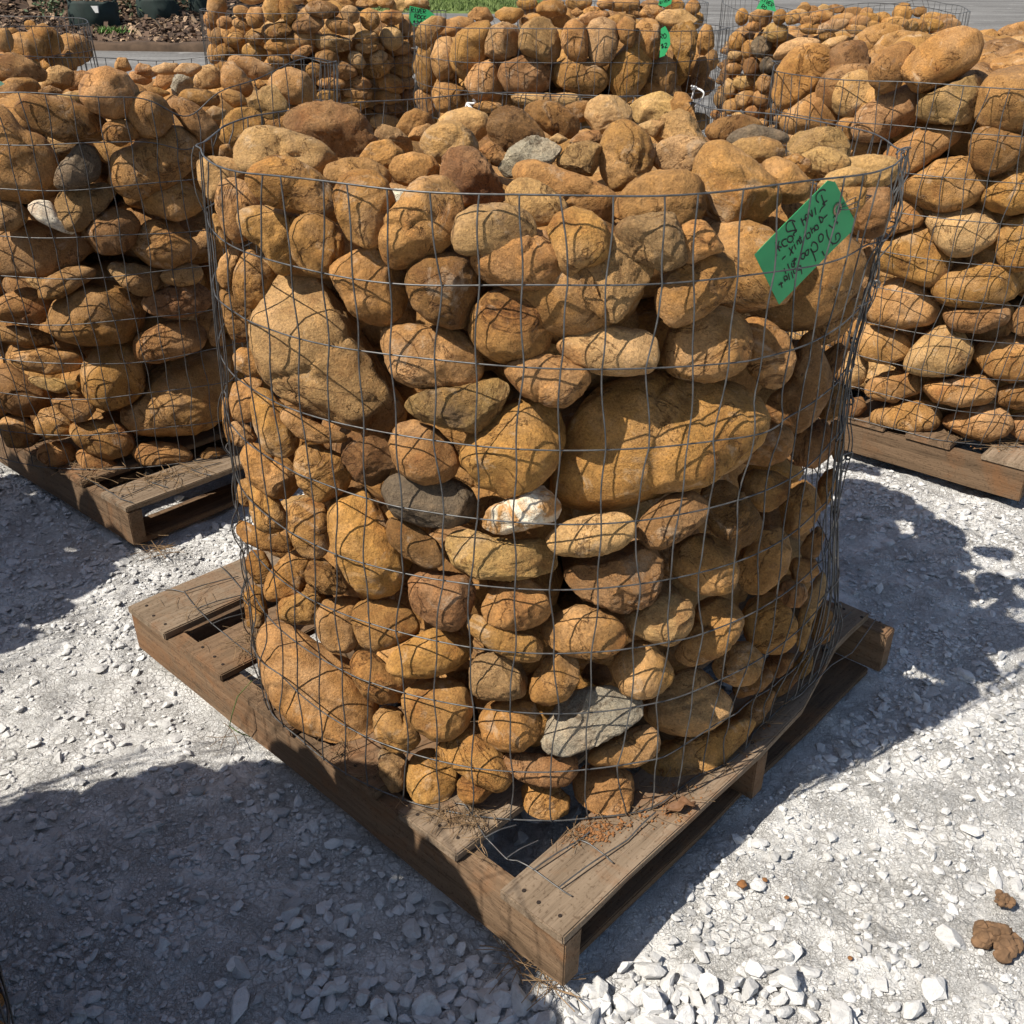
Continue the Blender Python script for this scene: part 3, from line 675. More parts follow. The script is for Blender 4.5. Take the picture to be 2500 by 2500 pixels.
Ta t G 1170 490 1240 420 1300 405 1340 460 1355 520 1280 560 1200 540
T b G 810 520 860 460 930 490 1000 560 1040 620 980 670 880 610
T b G 830 470 880 420 980 425 1045 460 1020 500 920 500
T t G 970 530 1010 500 1070 520 1050 560 1000 560
T o G 1030 640 1060 560 1130 510 1210 520 1250 570 1240 640 1150 690 1070 690
T o G 1030 450 1080 420 1140 440 1170 490 1100 505
T o G 680 430 740 410 810 440 760 460
T o G 1195 400 1225 375 1260 400 1230 430
#right
F o K 460 560 475 420 540 310 640 275 740 285 805 360 800 450 720 530 620 600 520 640
T t K 455 340 500 260 600 225 700 230 760 260 640 300 520 330 470 380
F t K 805 600 830 500 880 440 960 425 1040 460 1080 540 1070 620 1000 670 900 680 830 650
F o K 490 720 560 640 650 570 740 530 800 540 825 640 810 740 720 780 600 795 520 770
F o K 1020 400 1050 350 1130 280 1210 255 1280 300 1240 400 1220 500 1120 545 1040 480
F o K 1220 380 1290 300 1400 210 1520 170 1610 190 1665 270 1640 380 1540 460 1420 520 1330 535 1250 460|huge egg-shaped ochre boulder leaning over the top wire of right cage
F r K 930 740 960 650 1080 570 1220 510 1290 520 1320 600 1290 700 1200 790 1080 830 970 820
Fa t K 1315 600 1400 540 1500 490 1600 455 1660 480 1680 560 1650 640 1690 700 1560 730 1400 720 1320 690|broken rock with white crust under the huge egg-shaped boulder of right cage
F o K 1665 640 1680 520 1740 430 1860 405 1990 420 1990 740 1850 765 1740 740 1680 700
T o K 1670 440 1720 350 1820 315 1930 330 1990 400 1850 420 1740 440
F b K 1615 850 1640 770 1700 740 1800 770 1900 810 1920 880 1870 970 1780 1030 1680 1010 1630 940
F o K 1100 920 1180 840 1300 770 1420 740 1530 750 1550 810 1480 880 1380 960 1260 1050 1180 1060 1130 990
Fc o K 1215 1100 1300 1030 1420 950 1550 930 1640 960 1720 1070 1690 1140 1600 1220 1480 1240 1330 1220 1250 1150
F o K 1695 1170 1740 1080 1830 1020 1950 1010 2000 1060 2000 1240 1880 1260 1760 1240
F t K 1350 1300 1400 1250 1560 1235 1700 1250 1765 1340 1740 1430 1640 1500 1530 1510 1430 1440|whitish bowl-shaped rock in the middle of right cage
F o K 1060 1480 1120 1420 1220 1360 1320 1345 1410 1400 1500 1540 1480 1640 1380 1690 1240 1640 1080 1590
F o K 1765 1400 1820 1300 1920 1270 2000 1300 2000 1560 1900 1600 1800 1550
F o K 1080 1380 1150 1260 1180 1190 1260 1190 1340 1270 1310 1340 1200 1370 1120 1410
F o N 595 660 640 590 760 530 890 520 980 560 1030 630 1010 700 900 750 760 755 650 730
F o N 245 780 270 700 330 620 420 595 520 640 590 720 630 780 580 840 440 865 320 850
F b N 640 800 700 760 850 735 970 745 990 790 960 850 850 885 720 880
F b N 995 850 1030 760 1100 735 1150 780 1150 880 1060 900
F o N 180 900 210 840 300 850 440 890 480 950 450 1020 370 1050 260 1030 200 980
F t N 450 1080 480 980 560 880 660 845 740 890 790 980 770 1060 680 1110 560 1115
F o N 805 990 850 930 960 905 1120 910 1150 1000 1140 1120 1000 1140 880 1100
F t N 130 1080 150 980 210 970 255 1050 240 1140 180 1180 140 1160
F o N 240 1190 280 1120 370 1085 480 1090 540 1140 520 1200 400 1250 280 1235
F o N 550 1180 580 1130 700 1110 840 1100 900 1140 915 1200 870 1260 740 1275 610 1250
F b N 915 1210 970 1160 1080 1145 1150 1200 1140 1270 1030 1285 950 1260
F o N 275 1370 290 1290 400 1250 530 1230 600 1270 635 1330 600 1390 500 1435 360 1425
Fc o N 640 1330 740 1290 900 1255 970 1290 1005 1370 960 1430 870 1460 760 1430 680 1390
F r N 1000 1400 1020 1310 1100 1300 1150 1350 1140 1450 1060 1450
F b N 125 1300 150 1230 220 1220 250 1280 200 1325 140 1330
Ta b K 780 300 840 260 960 245 1000 300 1015 380 960 440 860 480 810 420
T o K 925 230 1000 170 1100 140 1200 160 1240 200 1120 240 1040 310 1020 360 980 290
T o K 1040 300 1100 210 1200 185 1330 195 1390 220 1320 280 1260 320 1150 310 1080 350
T o K 1620 240 1660 185 1740 175 1790 215 1760 255 1680 265
T o K 1770 200 1830 150 1930 130 2000 150 2000 220 1850 230
T t K 1670 330 1710 260 1810 225 1930 220 2000 260 2000 330 1820 320 1720 380
T t K 705 280 780 230 860 210 910 230 850 270 760 300
T o K 1640 300 1660 250 1710 260 1700 310
Fd o K 815 740 860 700 930 700 960 780 900 830
Fd o K 880 840 980 840 1090 860 1100 910 950 910
#backmid
Fa t E 235 220 260 140 330 95 400 90 410 140 350 200 300 260
F o E 235 350 260 260 310 210 350 215 340 290 360 400 320 480 260 460
F o E 325 300 360 215 440 200 450 280 460 360 430 420 380 430 340 380
F o E 430 250 470 180 560 125 640 120 650 180 620 260 600 320 530 365 450 340
Fa t E 610 230 640 150 700 128 780 140 795 200 770 290 690 315 620 290
Fa t E 785 230 800 150 870 105 940 110 1000 190 1005 270 970 335 880 300 800 270
F o E 1005 200 1030 130 1080 108 1130 140 1150 220 1150 310 1080 320 1030 270
F t E 1135 180 1160 120 1220 105 1290 130 1310 210 1290 300 1220 345 1170 320 1140 240
F o E 1250 400 1270 320 1340 250 1400 230 1450 260 1480 330 1460 420 1400 500 1340 530 1280 480
F b E 970 400 980 330 1060 305 1180 320 1250 380 1255 440 1190 500 1080 490 1000 450
Fc b E 675 400 700 330 820 300 920 320 960 380 940 470 840 490 720 475
F r E 500 430 560 350 640 320 680 350 700 430 690 510 610 530 540 500
F o E 330 500 350 440 430 430 500 460 500 550 450 590 360 580
F o E 235 520 260 470 330 500 345 580 290 610
F t E 700 510 760 485 950 490 1120 485 1180 510 1100 550 850 550 740 545
F b E 1440 450 1480 350 1550 300 1600 330 1618 420 1590 500 1500 510
F o E 1380 160 1440 105 1510 120 1530 200 1520 300 1460 310 1400 230
F y E 1295 140 1340 92 1395 110 1400 200 1380 250 1320 210
Fa y E 1565 200 1600 140 1680 125 1720 170 1710 280 1680 400 1630 450 1580 380 1600 280
T t E 1490 90 1560 52 1650 55 1740 110 1740 160 1640 140 1530 130
F o E 1720 200 1750 130 1800 150 1815 240 1760 290 1730 270
T r E 1410 80 1450 30 1510 30 1560 60 1500 100
F b E 1690 400 1720 300 1760 300 1790 380 1760 450 1700 450
F o E 530 560 600 530 690 540 720 580 620 590
T o E 360 180 390 110 480 88 570 110 540 150 440 190
T o E 515 80 560 42 620 42 660 100 600 125 540 115
T o E 655 70 710 40 800 45 820 75 760 120 680 110
T o E 765 110 830 80 900 75 960 100 970 140 850 140
T o E 865 50 910 10 980 0 1040 40 1030 80 930 90
T o E 950 110 990 60 1050 60 1090 110 1070 160 1000 175
T o E 1055 65 1090 42 1130 65 1090 90
T o E 1090 100 1150 65 1240 60 1290 80 1210 120 1120 130
T o E 1230 100 1320 68 1410 90 1380 130 1280 130
#backleft
e P 95 35 45 75 10;205 52 40 26 0;270 80 42 48 30;350 40 48 55 10;420 45 40 62 -10;80 95 45 45 0;130 105 40 28 0;210 110 50 28 10;105 168 40 38 0;180 177 42 28 0;265 173 45 30 5;380 137 72 32 -10;512 115 75 38 -12;577 45 82 38 5;660 122 72 35 15;705 65 42 38 0;795 88 48 45 60;895 80 60 32 -3;405 205 97 40 -5;625 198 95 40 5;780 170 55 28 0;785 218 60 28 -8;895 175 55 52 20;270 243 60 38 10;140 240 60 40 -5;80 250 30 45 0;490 240 65 25 -25;600 262 55 30 0;735 278 45 35 40;835 265 45 32 -20;660 322 80 42 8;840 315 60 35 -30;615 382 72 25 3;750 380 58 28 5;890 385 70 42 15;605 440 55 28 -5;740 430 70 30 5;870 450 70 35 0;940 220 45 30 0;950 285 45 32 0;945 330 55 30 0;965 380 40 30 0;970 440 40 30 0;730 475 65 30 0;880 500 70 30 0;860 560 70 35 0;375 275 55 20 0;540 320 40 30 0;960 130 30 50 0
t P 690 10 60 25 0;540 10 60 18 0;790 15 70 20 0;870 10 45 25 0;930 30 45 30 0;1010 15 60 25 0;1040 50 45 30 0;620 -12 60 22 0;450 -5 50 25 0;250 -5 55 25 0;330 -15 60 25 0;740 -15 60 22 0
#smallrock
e Q 128 58 22 26 0;192 62 44 28 0;258 57 25 25 0;300 62 28 22 0;245 112 45 32 0;195 160 34 38 60;155 170 28 32 0;112 145 32 32 0;170 90 28 20 0;105 190 30 20 0;100 235 32 22 0;160 230 28 34 0;212 225 25 28 0;135 283 40 24 0;205 285 27 30 0;85 300 26 30 0;70 260 22 35 0;55 335 25 30 0;95 365 32 26 0;145 340 42 30 0;195 335 30 28 0;170 380 32 20 0;50 390 30 22 0
t Q 330 30 30 18 -25;365 35 25 15 0;405 38 25 22 0;450 30 30 15 0;505 42 45 18 0;555 42 22 16 0;605 60 32 18 0;680 45 38 32 0;740 40 35 18 0;370 95 50 22 0;360 70 40 15 0;440 90 60 22 -15;530 75 40 22 0;720 90 45 25 0;760 85 60 22 0;815 85 60 30 0;640 100 40 20 0;480 110 40 18 0;420 125 30 15 0;400 58 45 22 0;470 66 45 20 -8;560 64 45 20 6;650 78 50 22 0;690 88 45 20 0;580 96 50 22 5;320 55 40 22 0;780 62 45 20 0;830 64 30 16 0;520 98 40 20 0
#farleft
e G 125 225 88 70 0;215 190 80 65 20;270 305 80 40 0;20 190 40 55 0;335 290 30 50 0;30 290 70 40 0;130 310 60 30 0
t G 60 150 30 18 0;15 160 35 25 0;160 120 35 25 0;215 135 40 25 0;-60 160 50 30 0
#far
e E 830 20 60 28 0;1100 15 75 38 0;1330 20 100 38 0;1240 20 50 28 0;1600 28 60 30 0;1700 40 40 38 0;960 25 70 28 0;1480 30 60 28 0;1180 60 60 25 0;1400 70 60 25 0;1550 75 60 25 0
#nearleft
F o M -70 1800 -20 1765 10 1790 22 1850 18 1920 -20 1980 -80 1950'''
TINT = {'o': (.315, .162, .050), 't': (.385, .232, .092), 'b': (.215, .108, .036), 'r': (.325, .172, .066), 'y': (.35, .185, .052),
        'g': (.37, .325, .235), 'd': (.115, .085, .055), 'w': (.66, .58, .45)}

class Cage: pass
def cage(name, key, cx, cy, Rt, Rb, yaw, corner=None, heap=.05, base_dz=0.0, hh=.914, rim_wob=.008, lvl=4, loose=False, adj=None, pal_label='', lab='', fill_top=True, ovl=None):
    c = Cage(); c.__dict__.update(locals()); c.zb = float(gz(cx, cy)) + base_dz; c.z0 = c.zb + .1236; c.z1 = c.z0 + hh
    if c.corner is None:
        a = np.array([math.cos(yaw), math.sin(yaw)]); b = np.array([-math.sin(yaw), math.cos(yaw)]); c.corner = np.array([cx, cy]) - a * .516 - b * .582
    c.rocks = []; c.seed = len(name) * 7 + int(abs(cx * 91 + cy * 37))
    return c
def front_adj(th, u):            # th around, u = 0 at the rim .. 1 at the foot: the fence is pulled in on its right side
    k = np.exp(-(np.angle(np.exp(1j * (th + .25))) / .80) ** 2); k2 = np.exp(-(np.angle(np.exp(1j * (th - 3.35))) / .55) ** 2)
    f = np.interp(u, [0, .12, .24, .36, .5, .65, .8, .9, 1], [.05, .085, .11, .13, .13, .12, .09, .07, .09])
    return 1 - k * f - k2 * np.interp(u, [0, .3, .6, 1], [0, .01, .035, .05])
CAGES = {
 'front': cage('front', 'main', .0675, 1.707, .548, .592, YAW, (.0776, .915), .06, lvl=5, adj=front_adj, rim_wob=.010, pal_label='weathered wooden pallet under the front cage, split board on its right', lab='wire mesh cage in the foreground holding golden river rock, green tag inside'),
 'left': cage('left', 'left', -1.085, 2.86, .60, .54, .86, (-.927, 2.122), .06, rim_wob=.022, pal_label='weathered wooden pallet under the left cage with needles along its edge', lab='wire mesh cage at the left with a kinked top wire'),
 'right': cage('right', 'right', 1.385, 3.09, .635, .56, .86, (1.373, 2.409), .15, pal_label='weathered wooden pallet under the right cage showing a long grained stringer', lab='wire mesh cage at the right overflowing with big egg-shaped boulders'),
 'backmid': cage('back middle', 'backmid', .205, 4.30, .60, .60, YAW, None, .07, .045, pal_label='wooden pallet under the back middle cage, mostly hidden', lab='wire mesh cage behind the front cage with a white tie on its mesh'),
 'backleft': cage('back left', 'backleft', -.93, 5.35, .575, .575, YAW, None, .14, .03, pal_label='wooden pallet under the back left cage, mostly hidden', lab='wire mesh cage at back left packed with flat stacked stones'),
 'small': cage('small-rock', 'smallrock', 1.66, 5.72, .60, .60, YAW, None, -.085, .05, rim_wob=.02, pal_label='wooden pallet under the small-rock cage behind the right cage', lab='wire mesh cage of small cobbles behind the right cage, mesh rising above them'),
 'farleft': cage('far left', 'farleft', -2.2, 4.12, .56, .60, YAW, None, .0, .04, pal_label='wooden pallet under the far left cage', lab='wire mesh cage at the far left edge beside the road'),
 'far': cage('far', 'far', .58, 6.9, .575, .575, YAW, None, .05, .0, pal_label='wooden pallet under the farthest cage', lab='farthest wire mesh cage, behind the back middle cage'),
 'nearleft': cage('near left', 'nearleft', -1.09, .495, .57, .57, YAW, None, .03, .0, hh=.81, pal_label='wooden pallet corner at the lower left, under the near left cage', lab='wire mesh cage at the lower left corner, mostly out of frame'),
 'offleft': cage('outer left', 'offleft', -2.17, 1.62, .575, .575, YAW, None, .03, .0, pal_label='wooden pallet left of the left cage', lab='wire mesh cage standing left of the left cage'),
}
def base_R(c, th, z):
    u = np.clip((c.z1 - z) / c.hh, 0, 1); R = c.Rt + (c.Rb - c.Rt) * u
    if c.adj: R = R * c.adj(th, u)
    ca, sa = np.abs(np.cos(th - c.yaw)) + 1e-6, np.abs(np.sin(th - c.yaw)) + 1e-6
    la, lb = (np.where(np.cos(th - c.yaw) < 0, .60, .475), np.where(np.sin(th - c.yaw) < 0, .50, .60)) if c.adj else (.53, .585)
    foot = np.minimum(la / ca, lb / sa); s = np.clip((u - .66) / .34, 0, 1); s = s * s * (3 - 2 * s)
    R = np.minimum(R, R + (foot - R) * s)
    R = R + .006 * np.sin(3 * th + c.seed) + .004 * np.sin(5 * th + 2 * c.seed + 4 * u)
    return R

def radial(poly, sig):
    A = 96; cs = np.roll(poly, -1, 0); cr = poly[:, 0] * cs[:, 1] - cs[:, 0] * poly[:, 1]; ar = cr.sum() / 2
    ctr = ((poly + cs) * cr[:, None]).sum(0) / (6 * ar) if abs(ar) > 1e-6 else poly.mean(0)
    p = poly - ctr; q = np.roll(p, -1, 0); r = np.zeros(A)
    for i in range(A):
        a = 2 * np.pi * i / A; d = np.array([math.cos(a), math.sin(a)]); best = 0
        e = q - p; den = d[0] * e[:, 1] - d[1] * e[:, 0]
        with np.errstate(divide='ignore', invalid='ignore'):
            t = (p[:, 0] * e[:, 1] - p[:, 1] * e[:, 0]) / den; s = (p[:, 0] * d[1] - p[:, 1] * d[0]) / den
        ok = (np.abs(den) > 1e-9) & (s >= -1e-6) & (s <= 1 + 1e-6) & (t > 0)
        r[i] = t[ok].max() if ok.any() else 1
    k = np.arange(-12, 13); g = np.exp(-(k * 360 / A / sig) ** 2 / 2); g /= g.sum()
    rs = sum(np.roll(r, j) * ww for j, ww in zip(k, g)); a0 = (r ** 2).sum(); rs *= math.sqrt(a0 / (rs ** 2).sum())
    return ctr, rs

def shape(dirs, rad, c, flags, seed):
    """unit directions -> local offsets (x right, y up, z to the viewer) in units of the radial function (pixels)"""
    r0 = np.random.default_rng(seed)
    th = np.arctan2(dirs[:, 1], dirs[:, 0]) % (2 * np.pi); s = np.hypot(dirs[:, 0], dirs[:, 1]); A = len(rad)
    x = th / (2 * np.pi) * A; i = np.floor(x).astype(int) % A; f = x - np.floor(x); r = rad[i] * (1 - f) + rad[(i + 1) % A] * f
    sz = math.sqrt((rad ** 2).mean()); ang = 'a' in flags
    e = .82 if not ang else .72
    s2 = s ** e; z2 = np.sign(dirs[:, 2]) * np.abs(dirs[:, 2]) ** e
    V = np.stack([r * s2 * np.cos(th), r * s2 * np.sin(th), c * z2], 1)
    ncut = 6 if ang else 5
    for k in range(ncut):
        n = r0.normal(size=3) + np.array([0, 0, .9]); n /= np.linalg.norm(n)
        sup = (V @ n); d = sup.max() * (r0.uniform(.62, .82) if ang else r0.uniform(.76, .93))
        ex = np.clip(sup - d, 0, None)
        V = V - (ex * (.93 if ang else .74))[:, None] * n
    nd = V / (np.linalg.norm(V, axis=1)[:, None] + 1e-9); q = V / sz
    lo = fbm(q * 1.25 + seed * 3.1, seed % 97, 2); md = fbm(q * 4.2 + seed, seed % 89 + 3, 3)
    V = V + nd * (sz * (.055 * lo + (.025 if not ang else .045) * md))[:, None]
    if ang:
        hi = np.abs(fbm(q * 9 + seed, seed % 71 + 7, 3)); V = V - nd * (sz * .030 * hi)[:, None]
    if not ang: V = V - nd * (sz * .012 * np.abs(fbm(q * 7.5 + seed, seed % 61 + 9, 2)))[:, None]
    dents = 3 if 'c' in flags else (1 if r0.random() < .5 else 0)
    for k in range(dents):
        n = r0.normal(size=3); n[2] *= .35; n /= np.linalg.norm(n)
        ctr = r0.normal(size=3) * .35; dist = (q - ctr) @ n + .18 * vnoise(q * 2.6 + 9 * k + seed, 5)
        m = np.clip(1.1 - np.linalg.norm(q - np.array([ctr[0], ctr[1], .6]), axis=1) * .8, 0, 1)
        V = V - nd * (sz * r0.uniform(.05, .10) * np.exp(-(dist / .065) ** 2) * m)[:, None]
        V = V + nd * (sz * .03 * np.tanh(dist * 6) * m)[:, None]
    hy = np.hypot(V[:, 0], V[:, 1]); tv = np.arctan2(V[:, 1], V[:, 0]) % (2 * np.pi); nb = 48 if len(V) > 2000 else (24 if len(V) > 400 else 12); bi = (tv / (2 * np.pi) * nb).astype(int) % nb
    mx = np.zeros(nb); np.maximum.at(mx, bi, hy); mx = np.maximum(mx, .6 * np.maximum(np.roll(mx, 1), np.roll(mx, -1))); mx = np.maximum(mx, .25 * sz)
    tg = np.array([rad[int((k + .5) / nb * A) % A] for k in range(nb)]) * (1.055 + .012 * r0.normal(size=nb)); fk = tg / mx
    fk = (np.roll(fk, 1) + 2 * fk + np.roll(fk, -1)) / 4
    x = tv / (2 * np.pi) * nb - .5; i = np.floor(x).astype(int); f = x - i; k = fk[i % nb] * (1 - f) + fk[(i + 1) % nb] * f
    V[:, :2] *= k[:, None]
    return V

def add_rock(c, mode, flags, colk, poly, label, seed, lvl):
    ctr, rad = radial(poly * np.array([1, 1.0]), 5 if 'a' in flags else 6.5)
    rad = rad[(-np.arange(len(rad))) % len(rad)]            # image y is down, local y is up
    d = ray(*ctr); xy = np.array([c.cx, c.cy])
    ext = np.stack([rad * np.cos(np.arange(96) * 2 * np.pi / 96), rad * np.sin(np.arange(96) * 2 * np.pi / 96)], 1)
    sa = np.sqrt((rad ** 2).mean()); smin = np.sort(rad)[:24].mean(); smax = rad.max()
    tt = np.linalg.norm(xy) / max(.3, np.linalg.norm(d[:2]))
    cpx = min(.62 * smin + .25 * sa, 1.02 * smin); maxc = .15
    for it in range(4):
        mpp = tt / (2500 * FOC); cc = min(cpx * mpp, maxc); sm = smin * mpp
        if mode == 'F':
            z = CAM[2] + d[2] * tt; hit = (CAM + d * tt)[:2] - xy; th = math.atan2(hit[1], hit[0])
            R = float(base_R(c, np.array(th), np.array(z))) - cc * (.93 if cc < .09 else .72) - (.10 if 'd' in flags else 0) - (.022 if 'p' in flags else 0)
            a = d[:2] @ d[:2]; b = -2 * d[:2] @ xy; q = xy @ xy - R * R; D = b * b - 4 * a * q
            tt = (-b - math.sqrt(D)) / (2 * a) if D > 0 else -b / (2 * a)
            if d[2] < 0: tt = min(tt, (c.z0 + .72 * (rad[66:78].mean() if True else 0) * mpp - CH) / d[2])
        else:
            P0 = CAM + d * tt; rho = min(1.0, np.linalg.norm(P0[:2] - xy) / c.Rt)
            zs = c.z1 - .035 + c.heap * (1 - rho * rho) - .25 * sm
            tt = (zs - CH) / d[2] if d[2] < -.01 else tt
            a = d[:2] @ d[:2]; tm = (d[:2] @ xy) / a
            near = tm - math.sqrt(max(0, (c.Rt - .6 * sm) ** 2 - (np.linalg.norm(xy - d[:2] * tm)) ** 2) / a) if np.linalg.norm(xy - d[:2] * tm) < c.Rt - .6 * sm else tm
            far = 2 * tm - near; tt = min(max(tt, near), far)
    zd = -d / np.linalg.norm(d); xa = RT - (RT @ zd) * zd; xa /= np.linalg.norm(xa); ya = np.cross(zd, xa)
    mpp = tt / (2500 * FOC); cc = min(cpx * mpp, maxc)
    dirs, F = ICO[lvl]
    Vl = shape(dirs, rad, cc / mpp, flags, seed)
    push = 0
    for it in range(5):
        mpp = tt / (2500 * FOC); P0 = CAM + d * tt
        if 'z' in flags: break
        W = P0 + (Vl[:, :1] * xa + Vl[:, 1:2] * ya + Vl[:, 2:] * zd) * mpp
        rel = W[:, :2] - xy; rho = np.hypot(rel[:, 0], rel[:, 1]); th = np.arctan2(rel[:, 1], rel[:, 0])
        inz = W[:, 2] < c.z1 - .01
        ex = np.where(inz, rho - base_R(c, th, W[:, 2]), -1).max()
        if ex < .004 or push > (.05 if cc < .07 else .012): break
        stp = min(ex * 1.0, .03) / np.linalg.norm(d); tt += stp; push += stp * np.linalg.norm(d)
    W = P0 + (Vl[:, :1] * xa + Vl[:, 1:2] * ya + Vl[:, 2:] * zd) * (tt / (2500 * FOC))
    W = W + (CAM + d * tt - P0)
    rel = W[:, :2] - xy; rho = np.hypot(rel[:, 0], rel[:, 1]); th = np.arctan2(rel[:, 1], rel[:, 0])
    lim = base_R(c, th, W[:, 2]) + (.016 if cc < .09 else .045)
    k = np.where((rho > lim) & (W[:, 2] < c.z1), (lim + (rho - lim) * .25) / np.maximum(rho, 1e-6), 1.0)
    W[:, 0] = xy[0] + rel[:, 0] * k; W[:, 1] = xy[1] + rel[:, 1] * k
    W[:, 2] = np.where(W[:, 2] < c.z0 + .002, c.z0 + .002 + (W[:, 2] - c.z0 - .002) * .05, W[:, 2])
    r0 = np.random.default_rng(seed + 5); t = np.array(TINT[colk]) * r0.uniform(.86, 1.14)
    t = t * np.array([1, r0.uniform(.965, 1.035), r0.uniform(.85, 1.15)])
    c.rocks.append(dict(W=W, F=F, t=t, area=np.pi * sa * sa, flags=flags, mode=mode, col=colk, label=label, ctr=ctr, P=W.mean(0),
                        sa=sa, asp=rad.max() / smin, size=sa * mpp))

cur = None; seed = 11
key2 = {c.key: c for c in CAGES.values()}
for line in ROCKS.strip().split('\n'):
    if line[0] == '#': cur = key2[line[1:].strip()]; continue
    if line[0] in 'et' and line[1] == ' ':
        md = 'F' if line[0] == 'e' else 'T'; oc, rest = line[2:].split(' ', 1); ox, oy, s = ORIG[oc]
        for q in rest.split(';'):
            x, y, a, b, an = map(float, q.split()); an = math.radians(an); seed += 1
            u = np.arange(10) * 2 * np.pi / 10; r0 = np.random.default_rng(seed); k = r0.uniform(.93, 1.07, 10)
            ex, ey = a * np.cos(u) * k, b * np.sin(u) * k
            poly = np.stack([ox + (x + ex * math.cos(an) - ey * math.sin(an)) / s, oy + (y + ex * math.sin(an) + ey * math.cos(an)) / s], 1)
            colk = r0.choice(list('ooootby'))
            if line[2] == 'Q' and (x, y) in ((195, 160), (212, 225)): colk = 'd'
            add_rock(cur, md, 'a' if r0.random() < .12 else '', colk, poly, None, seed, 4 if a > 50 else 3)
        continue
    body, _, lab = line.partition('|'); f = body.split(); md = f[0][0]; flags = f[0][1:]; ox, oy, s = ORIG[f[2]]
    v = np.array(list(map(float, f[3:]))).reshape(-1, 2); poly = np.stack([ox + v[:, 0] / s, oy + v[:, 1] / s], 1); seed += 1
    add_rock(cur, md, flags, f[1], poly, lab or None, seed, cur.lvl)

# labels --------------------------------------------------------------
ORD = ['', 'first', 'second', 'third', 'fourth', 'fifth', 'sixth', 'seventh', 'eighth', 'ninth', 'tenth', 'eleventh', 'twelfth', 'thirteenth', 'fourteenth', 'fifteenth', 'sixteenth', 'seventeenth', 'eighteenth', 'nineteenth', 'twentieth']
CW = {'o': 'ochre', 't': 'tan', 'b': 'brown', 'r': 'reddish', 'y': 'golden', 'g': 'grey', 'd': 'dark', 'w': 'whitish'}
allr = [(r, c) for c in CAGES.values() for r in c.rocks]
allr.sort(key=lambda q: -q[0]['area'])
for i, (r, c) in enumerate(allr): r['solo'] = i < 300
for c in CAGES.values():
    bands = {}
    for r in c.rocks:
        if not r['solo']: continue
        if r['mode'] == 'F':
            k = int(np.clip((c.z1 - r['P'][2]) / .1016, 0, 8)); r['band'] = ('F', k)
        else:
            dd = np.linalg.norm(r['P'][:2]) - np.hypot(c.cx, c.cy); r['band'] = ('T', 0 if dd < -.2 else (1 if dd < .12 else 2))
        bands.setdefault(r['band'], []).append(r)
    for bd, L in bands.items():
        L.sort(key=lambda r: r['ctr'][0])
        for i, r in enumerate(L):
            if r['label']: continue
            shp = 'broken' if 'a' in r['flags'] else ('creased' if 'c' in r['flags'] else ('long' if r['asp'] > 1.9 else ('oval' if r['asp'] > 1.4 else 'rounded')))
            sz = 'big ' if r['size'] > .085 else ('small ' if r['size'] < .038 else '')
            place = f"{ORD[min(i + 1, 20)]} from left"
            if bd[0] == 'F': where = f"between {ORD[bd[1] + 1]} and {ORD[bd[1] + 2]} wires of {c.name} cage"
            else: where = f"in {['nearest', 'middle', 'farthest'][bd[1]]} part of {c.name} cage's top"
            r['label'] = f"{sz}{shp} {CW[r['col']]} rock, {place} {where}"
packed = []
for c in CAGES.values():
    for r in c.rocks:
        if r['solo']:
            ctr = r['P']; big = 'boulder' if 'boulder' in (r['label'] or '') else 'river_rock'
            me = mesh_np('river_rock', r['W'] - ctr, r['F'], True, M_QUARTZ if 'quartz chunk at' in r['label'] else M_BROKEN if 'a' in r['flags'] else M_ROCK)
            if 'a' in r['flags']: me.set_sharp_from_angle(angle=math.radians(42))
            o = link('river_rock', me, None, ctr); o.color = (*r['t'], 1)
            tag(o, r['label'], 'rock', f"river rocks in the {c.name} cage")
        else: packed.append((r['W'], r['F'], r['t']))

